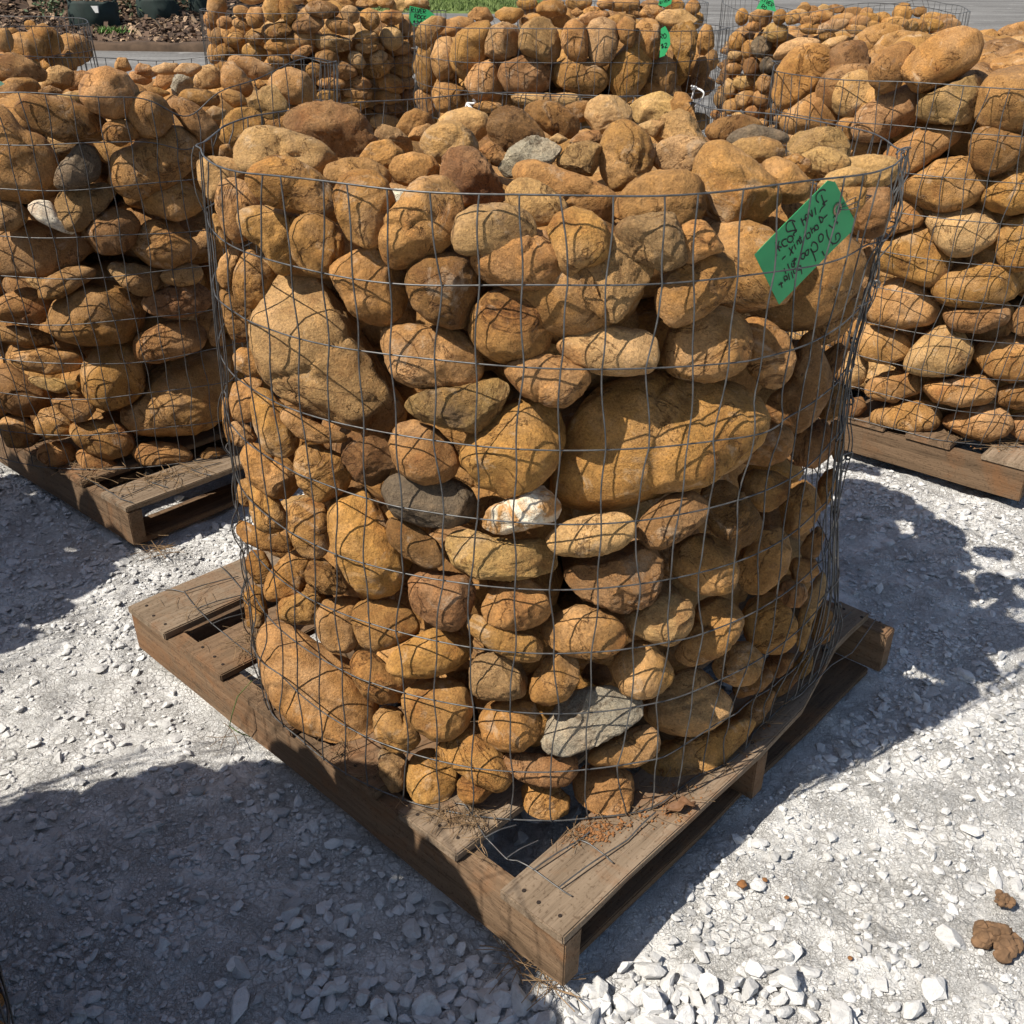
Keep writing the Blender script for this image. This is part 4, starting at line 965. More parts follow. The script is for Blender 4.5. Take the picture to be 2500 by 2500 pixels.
# rocks further inside and on the far sides of each cage: one mass
for c in CAGES.values():
    r0 = np.random.default_rng(c.seed); have = [(r['P'], r['size'] * 1.0) for r in c.rocks]; xy = np.array([c.cx, c.cy])
    big = .6 if c.key == 'smallrock' else 1.0
    def try_add(P, s, f=.8, ignore=False):
        if not ignore:
            for Q, q in have:
                if np.linalg.norm(P - Q) < (q + s) * f: return
        have.append((P, s)); dirs, F = ICO[2]
        V = dirs * np.array([r0.uniform(.9, 1.35), r0.uniform(.75, 1.1), r0.uniform(.6, .9)]) * s
        for k in range(3):
            n = r0.normal(size=3); n /= np.linalg.norm(n); sp = V @ n; V = V - (np.clip(sp - sp.max() * .8, 0, None) * .7)[:, None] * n
        V = V * (1 + .09 * vnoise(V / s * 1.5 + r0.uniform(0, 50), 3))[:, None]
        a = r0.uniform(0, 6.28); V = V @ np.array([[math.cos(a), math.sin(a), 0], [-math.sin(a), math.cos(a), 0], [0, 0, 1]])
        W = V + P; rel = W[:, :2] - xy; rho = np.hypot(rel[:, 0], rel[:, 1]); th = np.arctan2(rel[:, 1], rel[:, 0]); lim = base_R(c, th, W[:, 2]) - .002
        k = np.where(rho > lim, lim / np.maximum(rho, 1e-6), 1.0); W[:, :2] = xy + rel * k[:, None]; W[:, 2] = np.maximum(W[:, 2], c.z0 + .002)
        col = np.array(TINT[r0.choice(list('ooobty'))]) * r0.uniform(.8, 1.15); packed.append((W, F, col))
    hw = c.hh * (.96 if c.key != 'smallrock' else .86)
    tc = math.atan2(-c.cy, -c.cx)
    # outer skin (sides the photograph does not show; small stones where a gap is wide)
    zz = c.z0 + .05 * big
    while zz < c.z0 + hw - .02:
        n = int(2 * math.pi * c.Rt / (.15 * big)); off = r0.uniform(0, 1)
        for j in range(n):
            th = (j + off + r0.uniform(-.2, .2)) / n * 2 * math.pi; s = r0.uniform(.055, .085) * big
            R = float(base_R(c, np.array(th), np.array(zz))); facing = math.cos(th - tc) > -.1
            P = np.array([c.cx + math.cos(th) * (R - s * .95), c.cy + math.sin(th) * (R - s * .95), zz + r0.uniform(-.02, .02)])
            seen = facing and c.key in ('main', 'left', 'right', 'backmid', 'backleft', 'smallrock')
            if c.key == 'left' and math.cos(th - tc) > -.1 and P[0] < -1.45: seen = False
            if c.key == 'right' and P[0] > 1.72: seen = False
            if seen and (c.key in ('left', 'right', 'backmid') or (c.key == 'main' and math.cos(th - tc) > .22)): continue
            try_add(P, s * (.72 if seen else 1), .98 if seen else .72)
        zz += .125 * big
    # inner fill that keeps the gaps dark
    zz = c.z0 + .07
    while zz < c.z0 + hw - .03:
        for ring_, n in ((.185, 20), (.34, 11)):
            for j in range(n):
                th = (j + r0.uniform(0, .8)) / n * 2 * math.pi; R = float(base_R(c, np.array(th), np.array(zz)))
                P = np.array([c.cx + math.cos(th) * (R - ring_ - .05), c.cy + math.sin(th) * (R - ring_ - .05), zz + r0.uniform(-.02, .02)])
                try_add(P, r0.uniform(.085, .105), ignore=True)
        zz += .12
    # under the heap
    if c.key != 'smallrock' or True:
        n = int((38 if c.key not in ('smallrock', 'right') else 75) / big ** 1.5)
        for j in range(n):
            rr = (c.Rt - .09) * math.sqrt((j + .5) / n); th = j * 2.39996
            zt = c.z0 + hw - {'smallrock': -.015, 'right': .03}.get(c.key, .07) + max(c.heap, 0) * (1 - (rr / c.Rt) ** 2) * (.7 if c.key != 'right' else .9)
            P = np.array([c.cx + rr * math.cos(th), c.cy + rr * math.sin(th), zt - (.03 if len(c.rocks) > 5 else -.03)])
            try_add(P, r0.uniform(.07, .10) * big, .45)
tag(link('packed_rocks', joined_mesh('packed_rocks', packed, M_PACK, True)), 'further golden river rock packed inside and behind the caged stacks', None, None, 'stuff')

# wire mesh ------------------------------------------------------------
NT, NZ = 360, 112
def wire_field(c):
    zlo, zhi = c.z0 - .02, c.z1 + .08; G = np.zeros((NT, NZ))
    for r in c.rocks:
        W = r['W']; rel = W[:, :2] - np.array([c.cx, c.cy]); rho = np.hypot(rel[:, 0], rel[:, 1])
        i = (np.arctan2(rel[:, 1], rel[:, 0]) % (2 * np.pi) / (2 * np.pi) * NT).astype(int) % NT; j = ((W[:, 2] - zlo) / (zhi - zlo) * NZ).astype(int)
        ok = (j >= 0) & (j < NZ); np.maximum.at(G, (i[ok], j[ok]), rho[ok])
    T = (np.arange(NT) + .5) / NT * 2 * np.pi; Z = zlo + (np.arange(NZ) + .5) / NZ * (zhi - zlo)
    TT, ZZ = np.meshgrid(T, Z, indexing='ij'); B = base_R(c, TT, ZZ) + .004
    D = G.copy()
    for _ in range(2):
        E = D.copy()
        for a, b in ((1, 0), (-1, 0), (0, 1), (0, -1)): E = np.maximum(E, np.roll(D, (a, b), (0, 1)) if b == 0 else np.pad(D, ((0, 0), (1, 1)))[:, 1 - b:1 - b + NZ])
        D = E
    D = np.minimum(D + .0025, B + .06); Rw = np.maximum(B, D); raw = Rw
    for _ in range(4):
        Q = np.pad(Rw, ((0, 0), (1, 1)), mode='edge'); Rw = (np.roll(Rw, 1, 0) + np.roll(Rw, -1, 0) + Q[:, :-2] + Q[:, 2:] + 2 * Rw) / 6
    Rw = np.maximum(Rw, D)
    Q = np.pad(Rw, ((0, 0), (1, 1)), mode='edge'); Rw = (np.roll(Rw, 1, 0) + np.roll(Rw, -1, 0) + Q[:, :-2] + Q[:, 2:] + 2 * Rw) / 6
    def at(th, z):
        x = (np.asarray(th) % (2 * np.pi)) / (2 * np.pi) * NT - .5; y = np.clip((np.asarray(z) - zlo) / (zhi - zlo) * NZ - .5, 0, NZ - 1.001)
        i0 = np.floor(x).astype(int); fx = x - i0; j0 = np.floor(y).astype(int); fy = y - j0; i1 = (i0 + 1) % NT; i0 = i0 % NT
        return (Rw[i0, j0] * (1 - fx) + Rw[i1, j0] * fx) * (1 - fy) + (Rw[i0, j0 + 1] * (1 - fx) + Rw[i1, j0 + 1] * fx) * fy
    return at
def make_wire(c):
    root = empty('wire_cage', (c.cx, c.cy, c.z0)); tag(root, c.lab, 'wire cage', 'welded wire cages full of river rock')
    at = wire_field(c); r0 = np.random.default_rng(c.seed + 1); o0 = np.array([c.cx, c.cy, c.z0]); WR = .00118 if c.key == 'main' else .00125; SD = 5 if c.key in ('main', 'left', 'right') else 4
    nr = 10; ph = r0.uniform(0, 6.28, (nr, 3))
    def ring_z(k, th):
        z = c.z1 - k * c.hh / 9; a = c.rim_wob * (1.0 if k < 2 else .5)
        if k == 9: z = z + .004; a = .002
        dz = a * (np.sin(2 * th + ph[k, 0]) * .6 + np.sin(5 * th + ph[k, 1]) * .3 + np.sin(11 * th + ph[k, 2]) * .15)
        if c.key == 'left' and k < 2:
            q = np.angle(np.exp(1j * (th + .95))); dz = dz + (-.05 * np.exp(-((q + .0) / .10) ** 2) + .03 * np.exp(-((q - .55) / .35) ** 2)) * (1 if k == 0 else .6)
        if c.key == 'smallrock' and k == 0: dz = dz + .03 * np.sin(3 * th)
        return np.maximum(z + dz, c.z0 + .004)
    nth = 300 if SD == 5 else 170
    th = np.arange(nth) / nth * 2 * np.pi
    for k in range(nr):
        z = ring_z(k, th); R = at(th, z)
        V, F = tube(np.stack([c.cx + R * np.cos(th), c.cy + R * np.sin(th), z], 1) - o0, WR * (1.1 if k in (0, 9) else 1), SD, True)
        link('horizontal_wire', mesh_np('horizontal_wire', V, F, True, M_WIRE), root)
    nv = int(2 * math.pi * c.Rt / .0515); t0 = r0.uniform(0, 1); kinks = r0.normal(0, .0052, (nv, 12))
    for j in range(nv):
        tj = (j + t0) / nv * 2 * np.pi; u = np.linspace(0, 9, 64 if SD == 5 else 37); kk = np.interp(u, np.arange(12), kinks[j]) + .0016 * np.sin(u * 5 + j)
        tz = tj + kk / c.Rt
        zt = np.array([ring_z(k, np.array([tj]))[0] for k in range(10)]); z = np.interp(u, np.arange(10), zt)
        R = at(tz, z) + .0026
        V, F = tube(np.stack([c.cx + R * np.cos(tz), c.cy + R * np.sin(tz), z], 1) - o0, WR, SD)
        link('vertical_wire', mesh_np('vertical_wire', V, F, True, M_WIRE), root)
    if c.key == 'main':
        # overlap of the two fence ends, tied at the right
        for k in range(10):
            tt = np.linspace(-.62, -.24, 40); z = ring_z(k, tt) + .012 + .006 * np.sin(tt * 9 + k); R = at(tt, z) + .006 + .004 * np.sin(tt * 14 + k)
            zz = np.where(tt > -.28, z - (tt + .28) * .5, z)
            V, F = tube(np.stack([c.cx + R * np.cos(tt), c.cy + R * np.sin(tt), zz], 1) - o0, WR, 5)
            link('overlap_wire', mesh_np('overlap_wire', V, F, True, M_WIRE), root)
            # the wrapped tie
            a = np.linspace(0, 5.6 * np.pi, 50); tc_ = -.26 + .004 * a / 6; zc = ring_z(k, np.array([-.26]))[0]
            Rr = at(np.array([-.26]), np.array([zc]))[0] + .004
            pts = np.stack([c.cx + (Rr + .005 * np.cos(a)) * np.cos(tc_), c.cy + (Rr + .005 * np.cos(a)) * np.sin(tc_), zc + .006 * np.sin(a)], 1)
            V, F = tube(pts - o0, WR * .9, 5); link('tie_wire', mesh_np('tie_wire', V, F, True, M_WIRE), root)
        for tj in (-.60, -.51, -.43, -.35, -.27):
            u = np.linspace(0, 9, 64); z = np.interp(u, np.arange(10), [ring_z(k, np.array([tj]))[0] for k in range(10)]) + .008
            tz = tj + .012 * np.sin(u * 1.3 + tj * 20) + .004 * np.sin(u * 6); R = at(tz, z) + .008
            V, F = tube(np.stack([c.cx + R * np.cos(tz), c.cy + R * np.sin(tz), z], 1) - o0, WR, 5)
            link('overlap_wire', mesh_np('overlap_wire', V, F, True, M_WIRE), root)
        # skirt of fence lying on the pallet at the near corner and at the left
        zt = .1236 + .0035
        SK = [[(1110, 1961), (1135, 1967), (1153, 1989), (1169, 2020), (1184, 2045), (1237, 2095), (1262, 2101), (1300, 2123), (1365, 2166), (1396, 2188)],
              [(1237, 2095), (1275, 2072), (1314, 2050)], [(1301, 2124), (1360, 2085), (1412, 2050), (1440, 2030)], [(1365, 2166), (1450, 2105), (1530, 2050), (1560, 2020), (1600, 1985)],
              [(1412, 2050), (1440, 2063), (1480, 2088), (1497, 2107)], [(1184, 2045), (1225, 2026), (1260, 2012)],
              [(392, 1440), (420, 1440), (450, 1444), (481, 1486), (517, 1524), (551, 1548), (587, 1579), (616, 1602)], [(450, 1444), (515, 1425), (582, 1405)],
              [(481, 1486), (535, 1468), (592, 1450)], [(517, 1524), (555, 1510), (594, 1496)], [(538, 1382), (560, 1405), (588, 1434)],
              [(1990, 1664), (2030, 1625), (2080, 1592), (2138, 1512)], [(2035, 1535), (2060, 1510), (2078, 1493)]]
        for i, pl in enumerate(SK):
            q = np.array([on_ground(x, y, zt + (.0026 if i in (1, 2, 3, 5, 7, 8, 9) else 0.0)) for x, y in pl])
            n = len(q); s = np.linspace(0, n - 1, (n - 1) * 6 + 1); qq = np.stack([np.interp(s, np.arange(n), q[:, a]) for a in range(3)], 1)
            qq[:, 2] += .002 * np.sin(s * 2.1)
            V, F = tube(qq - o0, WR, 5); link('loose_wire', mesh_np('loose_wire', V, F, True, M_WIRE), root)
    if c.key == 'left':
        zt = c.zb + .1236 + .004
        for pl in [[(190, 1158), (233, 1180), (275, 1205), (292, 1217), (324, 1227)], [(292, 1217), (400, 1170), (540, 1128)], [(352, 1166), (370, 1178), (410, 1190)], [(467, 1145), (490, 1155), (515, 1160)]]:
            q = np.array([on_ground(x, y, zt) for x, y in pl]); n = len(q); s = np.linspace(0, n - 1, (n - 1) * 6 + 1)
            V, F = tube(np.stack([np.interp(s, np.arange(n), q[:, a]) for a in range(3)], 1) - o0, WR, 5); link('loose_wire', mesh_np('loose_wire', V, F, True, M_WIRE), root)
    return at
ATS = {}
for i, (k, c) in enumerate(CAGES.items()):
    pallet(c.corner, c.yaw, c.zb, c.pal_label, 100 + i * 13, k == 'front', NAIL if k in ('front', 'left') else False)
    ATS[k] = make_wire(c)
# ------------------------------------------------------------------ tags
def cyl_hit(c, at, px, py, inset=.004):
    d = ray(px, py); xy = np.array([c.cx, c.cy]); t = 1.3; R = c.Rt
    for _ in range(6):
        a = d[:2] @ d[:2]; b = -2 * d[:2] @ xy; q = xy @ xy - R * R; D = b * b - 4 * a * q
        t = (-b - math.sqrt(D)) / (2 * a) if D > 0 else -b / (2 * a); h = CAM + d * t; rel = h[:2] - xy
        R = float(base_R(c, np.array(math.atan2(rel[1], rel[0])), np.array(h[2]))) - inset
    return h
def on_plane(px, py, P0, n):
    d = ray(px, py); return CAM + d * (((P0 - CAM) @ n) / (d @ n))
def ribbons(lines, width):
    VV, FF, o = [], [], 0
    for P, n in lines:
        P = np.asarray(P); m = len(P)
        s = np.linspace(0, m - 1, (m - 1) * 5 + 1)
        if m > 2:                                     # Catmull-Rom so the strokes read as a felt pen
            Q = np.vstack([2 * P[0] - P[1], P, 2 * P[-1] - P[-2]]); i = np.minimum(s.astype(int), m - 2); f = (s - i)[:, None]
            p0, p1, p2, p3 = Q[i], Q[i + 1], Q[i + 2], Q[i + 3]
            P = .5 * (2 * p1 + (p2 - p0) * f + (2 * p0 - 5 * p1 + 4 * p2 - p3) * f ** 2 + (3 * p1 - p0 - 3 * p2 + p3) * f ** 3)
        else: P = P[0] + (P[1] - P[0]) * (s / (m - 1))[:, None]
        T = np.gradient(P, axis=0); T /= np.linalg.norm(T, axis=1)[:, None] + 1e-12; B = np.cross(T, n)
        k = len(P); V = np.concatenate([P + B * width / 2, P - B * width / 2]); i = np.arange(k - 1)
        VV.append(V); FF.append(np.stack([i, i + 1, i + 1 + k, i + k], 1) + o); o += 2 * k
    return np.concatenate(VV), np.concatenate(FF)
def card(name, poly3, n, thick, mat, parent, org, hole=None):
    bm = bmesh.new(); top = [bm.verts.new(Vector(p - org)) for p in poly3]; f = bm.faces.new(top)
    r = bmesh.ops.extrude_face_region(bm, geom=[f]); vs = [g for g in r['geom'] if isinstance(g, bmesh.types.BMVert)]
    bmesh.ops.translate(bm, verts=vs, vec=Vector(-n * thick)); bmesh.ops.recalc_face_normals(bm, faces=bm.faces)
    bmesh.ops.triangulate(bm, faces=bm.faces)
    me = bpy.data.meshes.new(name); bm.to_mesh(me); bm.free(); me.materials.append(mat); return link(name, me, parent)

c = CAGES['front']
def T(x, y): return (1780 + x / 4.83, 400 + y / 4.83)
hl = cyl_hit(c, None, *T(330, 1150), .004); hr = cyl_hit(c, None, *T(1400, 600), .010)
ch = hr - hl; n = np.cross(np.array([ch[0], ch[1], 0]), np.array([0, 0, 1.0])); n /= np.linalg.norm(n)
if n @ (CAM - hl) < 0: n = -n
P0 = hl - n * .003
outline = [(300, 1072), (430, 935), (640, 722), (860, 502), (1165, 197), (1250, 213), (1335, 375), (1478, 662), (1450, 795), (1160, 1080), (880, 1365), (590, 1660), (445, 1365)]
poly3 = [on_plane(*T(x, y), P0, n) for x, y in outline]; org = np.mean(poly3, axis=0)
root = empty('price_tag', org); tag(root, 'big green card tag with reversed black handwriting, wired to the front cage', 'tag', 'green price tags')
card('card', poly3, n, .0006, M_TAG, root, org)
STROKES = [[(1140, 318), (1110, 305), (1060, 330), (1030, 380), (1030, 430), (1060, 458)], [(1088, 365), (1112, 440), (1135, 492)], [(1160, 432), (1105, 468), (1125, 490), (1090, 530), (1070, 575)],
 [(1012, 515), (1026, 602)], [(972, 542), (985, 622), (935, 568)], [(900, 640), (936, 640), (925, 600), (900, 608), (905, 662), (928, 690)], [(848, 642), (868, 690), (885, 732)], [(866, 682), (880, 660), (905, 652)],
 [(782, 682), (740, 667), (690, 690), (673, 750), (690, 800), (740, 790), (802, 780)], [(745, 682), (772, 740), (790, 800)], [(800, 790), (760, 828), (772, 850)], [(745, 852), (702, 860), (690, 910), (730, 926), (757, 890), (745, 852)],
 [(678, 885), (640, 900), (622, 935), (650, 975), (692, 960)], [(545, 920), (570, 980), (602, 1030)], [(592, 908), (580, 970), (622, 985)], [(580, 985), (555, 1012), (550, 1050), (566, 1085)],
 [(1116, 642), (1160, 600)], [(1060, 622), (1085, 702)], [(1060, 626), (1106, 640), (1100, 690), (1074, 680)], [(1040, 720), (1010, 740), (1020, 780), (1056, 762), (1040, 720)], [(960, 752), (985, 822)], [(970, 785), (1000, 760), (1012, 802)],
 [(890, 800), (922, 892)], [(915, 830), (946, 810), (960, 860), (925, 886)], [(832, 850), (862, 930)], [(855, 870), (822, 890), (846, 945)], [(830, 905), (802, 912), (812, 955)], [(768, 950), (790, 1010)], [(758, 920), (762, 928)], [(705, 990), (760, 1060)], [(752, 970), (720, 1085)], [(625, 1130), (667, 1085)],
 [(1228, 640), (1250, 615), (1270, 645), (1240, 680), (1282, 690), (1270, 715)], [(1175, 722), (1240, 766)], [(1262, 900), (1258, 840), (1295, 818), (1312, 870), (1270, 930), (1215, 935), (1165, 860), (1150, 775)], [(1218, 962), (1225, 935)],
 [(1056, 860), (1082, 828), (1112, 850), (1102, 905), (1068, 920), (1056, 860)], [(970, 975), (990, 925), (1035, 945), (1045, 1010), (995, 1040), (960, 1000)], [(962, 1000), (1000, 1075), (1024, 1150)], [(1098, 1030), (1126, 1086)],
 [(892, 1052), (860, 1062), (848, 1110), (880, 1122), (896, 1080), (892, 1052)], [(940, 1010), (908, 1030), (906, 1078), (936, 1068), (940, 1010)],
 [(800, 1120), (768, 1122), (780, 1190)], [(742, 1152), (792, 1132)], [(738, 1170), (745, 1215), (772, 1205), (758, 1165)], [(690, 1180), (716, 1250)], [(648, 1230), (672, 1295)],
 [(845, 1196), (860, 1302)], [(845, 1205), (808, 1210), (815, 1252), (852, 1245)], [(790, 1230), (760, 1250), (770, 1292), (802, 1270), (790, 1230)], [(735, 1272), (756, 1350)], [(698, 1290), (716, 1370)], [(655, 1368), (690, 1360), (675, 1322), (648, 1340), (664, 1392)], [(610, 1392), (626, 1462)], [(584, 1430), (636, 1402)]]
ln = [(np.array([on_plane(*T(x, y), P0 + n * .0005, n) for x, y in s]) - org, n) for s in STROKES]
V, F = ribbons(ln, .0021); link('handwriting', mesh_np('handwriting', V, F, False, M_INK), root)
e0 = on_plane(*T(1275, 530), P0 + n * .0006, n); xa = np.cross(n, [0, 0, 1.0]); xa /= np.linalg.norm(xa); ya = np.cross(n, xa); a = np.arange(24) / 24 * 2 * np.pi
V, F = tube(e0 + .0068 * (np.cos(a)[:, None] * xa + np.sin(a)[:, None] * ya) - org, .0019, 6, True); link('eyelet', mesh_np('eyelet', V, F, True, M_EYE), root)
h2 = cyl_hit(c, None, 2128, 478, .0)
for k in range(3):
    s = np.linspace(0, 1, 16)[:, None]; mid = (e0 + h2) / 2 + np.array([0, -.006 * k, .012 - .012 * k])
    V, F = tube((1 - s) ** 2 * e0 + 2 * s * (1 - s) * mid + s ** 2 * h2 - org, .0007, 4); link('tag_wire', mesh_np('tag_wire', V, F, True, M_WIRE), root)

GLY = {'R': [[(0, 0), (0, 1), (.6, .9), (.6, .6), (0, .5), (.65, 0)]], 'I': [[(.3, 0), (.3, 1)]], 'V': [[(0, 1), (.3, 0), (.6, 1)]], 'E': [[(.6, 1), (0, 1), (0, 0), (.6, 0)], [(0, .5), (.5, .5)]],
       'O': [[(.3, 1), (0, .6), (.1, 0), (.55, .1), (.6, .7), (.3, 1)]], 'C': [[(.6, .9), (.1, .8), (.05, .2), (.6, .1)]], 'K': [[(0, 0), (0, 1)], [(.6, 1), (.05, .5), (.6, 0)]], '$': [[(.6, .85), (.1, .8), (.1, .55), (.55, .45), (.5, .15), (0, .15)], [(.3, 1.1), (.3, -.1)]],
       '2': [[(0, .8), (.3, 1), (.6, .75), (0, 0), (.65, 0)]], '0': [[(.3, 1), (0, .6), (.1, 0), (.55, .1), (.6, .7), (.3, 1)]], ' ': []}
def small_tag(key, poly, lab, rows, inset=.0, mat=None, tilt=0.0, wd=.0045):
    c = CAGES[key]; m = np.mean(poly, axis=0); h = cyl_hit(c, None, *m, inset); n = CAM - h; n[2] *= .2; n /= np.linalg.norm(n); h = h + n * .012
    p3 = [on_plane(*p, h, n) for p in poly]; org = np.mean(p3, axis=0); root = empty('price_tag', org)
    tag(root, lab, 'tag', 'green price tags'); card('card', p3, n, .0008, mat or M_TAG, root, org)
    xa = np.cross([0, 0, 1.0], n); xa /= np.linalg.norm(xa); ya = np.cross(n, xa); ca, sa = math.cos(tilt), math.sin(tilt); xa, ya = xa * ca + ya * sa, ya * ca - xa * sa
    ln = []
    for txt, x0, y0, sz in rows:
        for i, chh in enumerate(txt):
            for st in GLY[chh]: ln.append((np.array([org + n * .0005 + xa * (x0 + (i * .85 + u) * sz) + ya * (y0 + v * sz) for u, v in st]) - org, n))
    if ln:
        V, F = ribbons(ln, wd); link('handwriting', mesh_np('handwriting', V, F, False, M_INK), root)
    return root
def EP(l): return [(900 + x / 2.147, y / 2.147) for x, y in l]
small_tag('backleft', EP([(215, 30), (310, 50), (355, 85), (330, 108), (240, 142), (210, 118)]), 'small green card tag on the right rim of the back left cage', [('RIVER', -.048, .016, .016), ('ROCK', -.03, -.008, .016), ('$200', -.035, -.034, .016)], -.01, None, -.12, .003)
small_tag('backmid', EP([(1532, 150), (1555, 136), (1578, 180), (1582, 232), (1552, 292), (1525, 302), (1530, 220)]), 'narrow green tag hanging edge-on in front of the back middle cage', [('RO', -.013, .01, .014), ('$2', -.013, -.02, .014)], -.01, None, .2, .0025)
small_tag('far', EP([(1525, -6), (1592, -14), (1586, 20), (1555, 38), (1518, 26)]), 'small green tag on the farthest cage at the top of the photo', [('RIVER', -.03, .0, .014)], -.02, None, .35, .003)
small_tag('small', [(1700 + x / 2.415, y / 2.415) for x, y in [(372, 15), (385, -22), (452, -12), (472, 72), (440, 60), (352, 52)]], 'small green tag standing above the rocks of the small-rock cage', [('RIVER', -.034, .004, .016), ('RO', -.014, -.022, .016)], .0, None, -.5, .003)
M_TEAL = plain('pale_teal_card', (.22, .52, .40), .6)
small_tag('left', [(x / 1.932, y / 1.932) for x, y in [(-34, 380), (0, 381), (22, 396), (0, 406), (-34, 410)]], 'pale teal tag peeping in at the left edge above the left cage', [], .28, M_TEAL)

def white_tie(key, px, py, lab, sd):
    c = CAGES[key]; h = cyl_hit(c, ATS[key], px, py, -.012); r0 = np.random.default_rng(sd); V0, F0, o = [], [], 0
    for k in range(4):
        s = np.linspace(0, 1, 14); e = r0.normal(0, .022, 3) + np.array([0, 0, -.03 if k < 3 else .012])
        P = np.outer(s, e) + np.outer(np.sin(s * np.pi), r0.normal(0, .012, 3)); V, F = tube(P, .004, 4); V0.append(V); F0.append(F + o); o += len(V)
    tag(link('white_tie', mesh_np('white_tie', np.concatenate(V0), np.concatenate(F0), True, M_TIE), None, h), lab, 'tie')
white_tie('backmid', 1140, 252, 'white tie knotted low at the left of the back middle cage', 3)
white_tie('backmid', 1697, 215, 'frayed white tie hanging at the right of the back middle cage', 4)

def on_deck(P):
    for k in ('front', 'left', 'right'):
        c = CAGES[k]; a = np.array([math.cos(c.yaw), math.sin(c.yaw)]); b = np.array([-math.sin(c.yaw), math.cos(c.yaw)]); r = P[:2] - np.array(c.corner); u, v = r @ a, r @ b
        if .005 < u < 1.02 and any(s0 + .004 < v < s1 - .004 for s0, s1 in BOARDS): return True
        if .0 < v < 1.16 and any(x < u < x + .036 for x in (0, .498, .994)): return True
    return False
# ------------------------------------------------------------------ litter on and round the pallets
def needles(name, spots, label, zt, mat, ln=(.015, .05), rad=.0005):
    VV, FF, o = [], [], 0
    for px, py, sx_, sy_, n in spots:
        for k in range(n):
            P = on_ground(px + rng.normal(0, sx_), py + rng.normal(0, sy_), zt)
            if zt > .05 and not on_deck(P): continue
            L = rng.uniform(*ln); a = rng.uniform(0, 6.28); b = rng.normal(0, .14)
            s = np.linspace(-.5, .5, 5); q = np.stack([P[0] + L * s * math.cos(a) + L * .25 * (s ** 2) * math.sin(a) * rng.normal(), P[1] + L * s * math.sin(a) + L * .25 * s ** 2 * rng.normal(), zt + .002 + abs(rng.normal(0, .005)) + L * s * b + .4 * L * abs(b)], 1)
            q[:, 2] = np.maximum(q[:, 2], zt + .001)
            V, F = tube(q, rad * rng.uniform(.7, 1.3), 3); VV.append(V); FF.append(F + o); o += len(V)
    tag(link(name, mesh_np(name, np.concatenate(VV), np.concatenate(FF), True, mat)), label, None, None, 'stuff')
needles('dry_needles', [(1140, 2000, 60, 18, 90), (1165, 2060, 18, 26, 24), (900, 1890, 40, 20, 40), (820, 1840, 25, 20, 30), (600, 1570, 22, 30, 60), (480, 1480, 40, 30, 25), (1560, 1960, 90, 45, 60), (1750, 1850, 70, 50, 60), (1870, 1770, 40, 40, 40), (620, 1690, 20, 25, 25), (1350, 2040, 40, 15, 25)],
        'dry brown pine needles littering the front pallet', .1236, M_STRAW)
needles('dry_needles', [(140, 1130, 50, 14, 70), (300, 1170, 70, 14, 110), (60, 1090, 30, 10, 30), (450, 1150, 40, 10, 20), (2250, 1080, 90, 8, 40), (2440, 1085, 30, 10, 30)], 'dry brown pine needles along the edges of the left and right pallets', .1236, M_STRAW, (.03, .10), .0008)
needles('dry_grass', [(385, 1350, 12, 12, 24), (560, 1800, 10, 6, 4), (1275, 2340, 34, 30, 22), (1330, 2400, 18, 18, 14)], 'wisps of dry grass caught along pallet feet', .004, M_STRAW, (.04, .12), .0007)
def crumbs(name, spots, label, z, mat, lo, hi):
    lo, hi = lo * .8, hi * .8
    parts = []; dirs, F = ICO[1]
    for px, py, sx_, sy_, n in spots:
        for k in range(n):
            P = on_ground(px + rng.normal(0, sx_), py + rng.normal(0, sy_), z)
            if not on_deck(P): continue
            s = rng.uniform(lo, hi) * rng.uniform(.4, 1)
            V = dirs * (1 + rng.uniform(-.3, .3, (len(dirs), 1))) * s * np.array([1, 1, .6]); V[:, 2] += s * .4 + z; V[:, 0] += P[0]; V[:, 1] += P[1]; parts.append((V, F))
    off = 0; VV = []; FF = []
    for V, F in parts: VV.append(V); FF.append(F + off); off += len(V)
    tag(link(name, mesh_np(name, np.concatenate(VV), np.concatenate(FF), False, mat)), label, None, None, 'stuff')
crumbs('orange_soil', [(1440, 2035, 26, 14, 240), (1700, 1965, 60, 30, 120), (1600, 1985, 60, 20, 80), (1840, 1820, 60, 40, 80), (1500, 2015, 40, 14, 80)], 'crumbs of orange soil spilt on the front board of the pallet', .1238, M_DIRT, .0012, .0045)
crumbs('orange_soil', [(2170, 1040, 40, 6, 60), (2440, 1090, 30, 8, 60)], 'crumbs of orange soil on the right pallet', .1238, M_DIRT, .002, .006)

def lump(name, px, py, rad, label, cat, mat, n, sd, group=None, zt=None):
    r0 = np.random.default_rng(sd); P = on_ground(px, py) if zt is None else on_ground(px, py, zt); dirs, F = ICO[3 if n == 1 else 2]; VV, FF, o = [], [], 0
    for k in range(n):
        s = rad * (r0.uniform(.14, .42) if n > 1 else 1); a = r0.uniform(0, 6.28); d = rad * math.sqrt(r0.uniform(0, .95)) if n > 1 else 0
        V = dirs * (1 + .25 * fbm(dirs * 1.8 + k * 7 + sd, 3, 3))[:, None] * s * np.array([1, .9, .6 if n == 1 else .85]) + np.array([d * math.cos(a), d * math.sin(a), s * .3 + max(0, rad - d) * r0.uniform(.1, .6) * (n > 1)])
        VV.append(V); FF.append(F + o); o += len(V)
    tag(link(name, mesh_np(name, np.concatenate(VV), np.concatenate(FF), n == 1, mat), None, P), label, cat, group)
lump('clay_clod', 2436, 2303, .030, 'large crumbly brown clay clod on the gravel at the right', 'clod', M_CLOD, 80, 5, 'clay clods on the gravel')
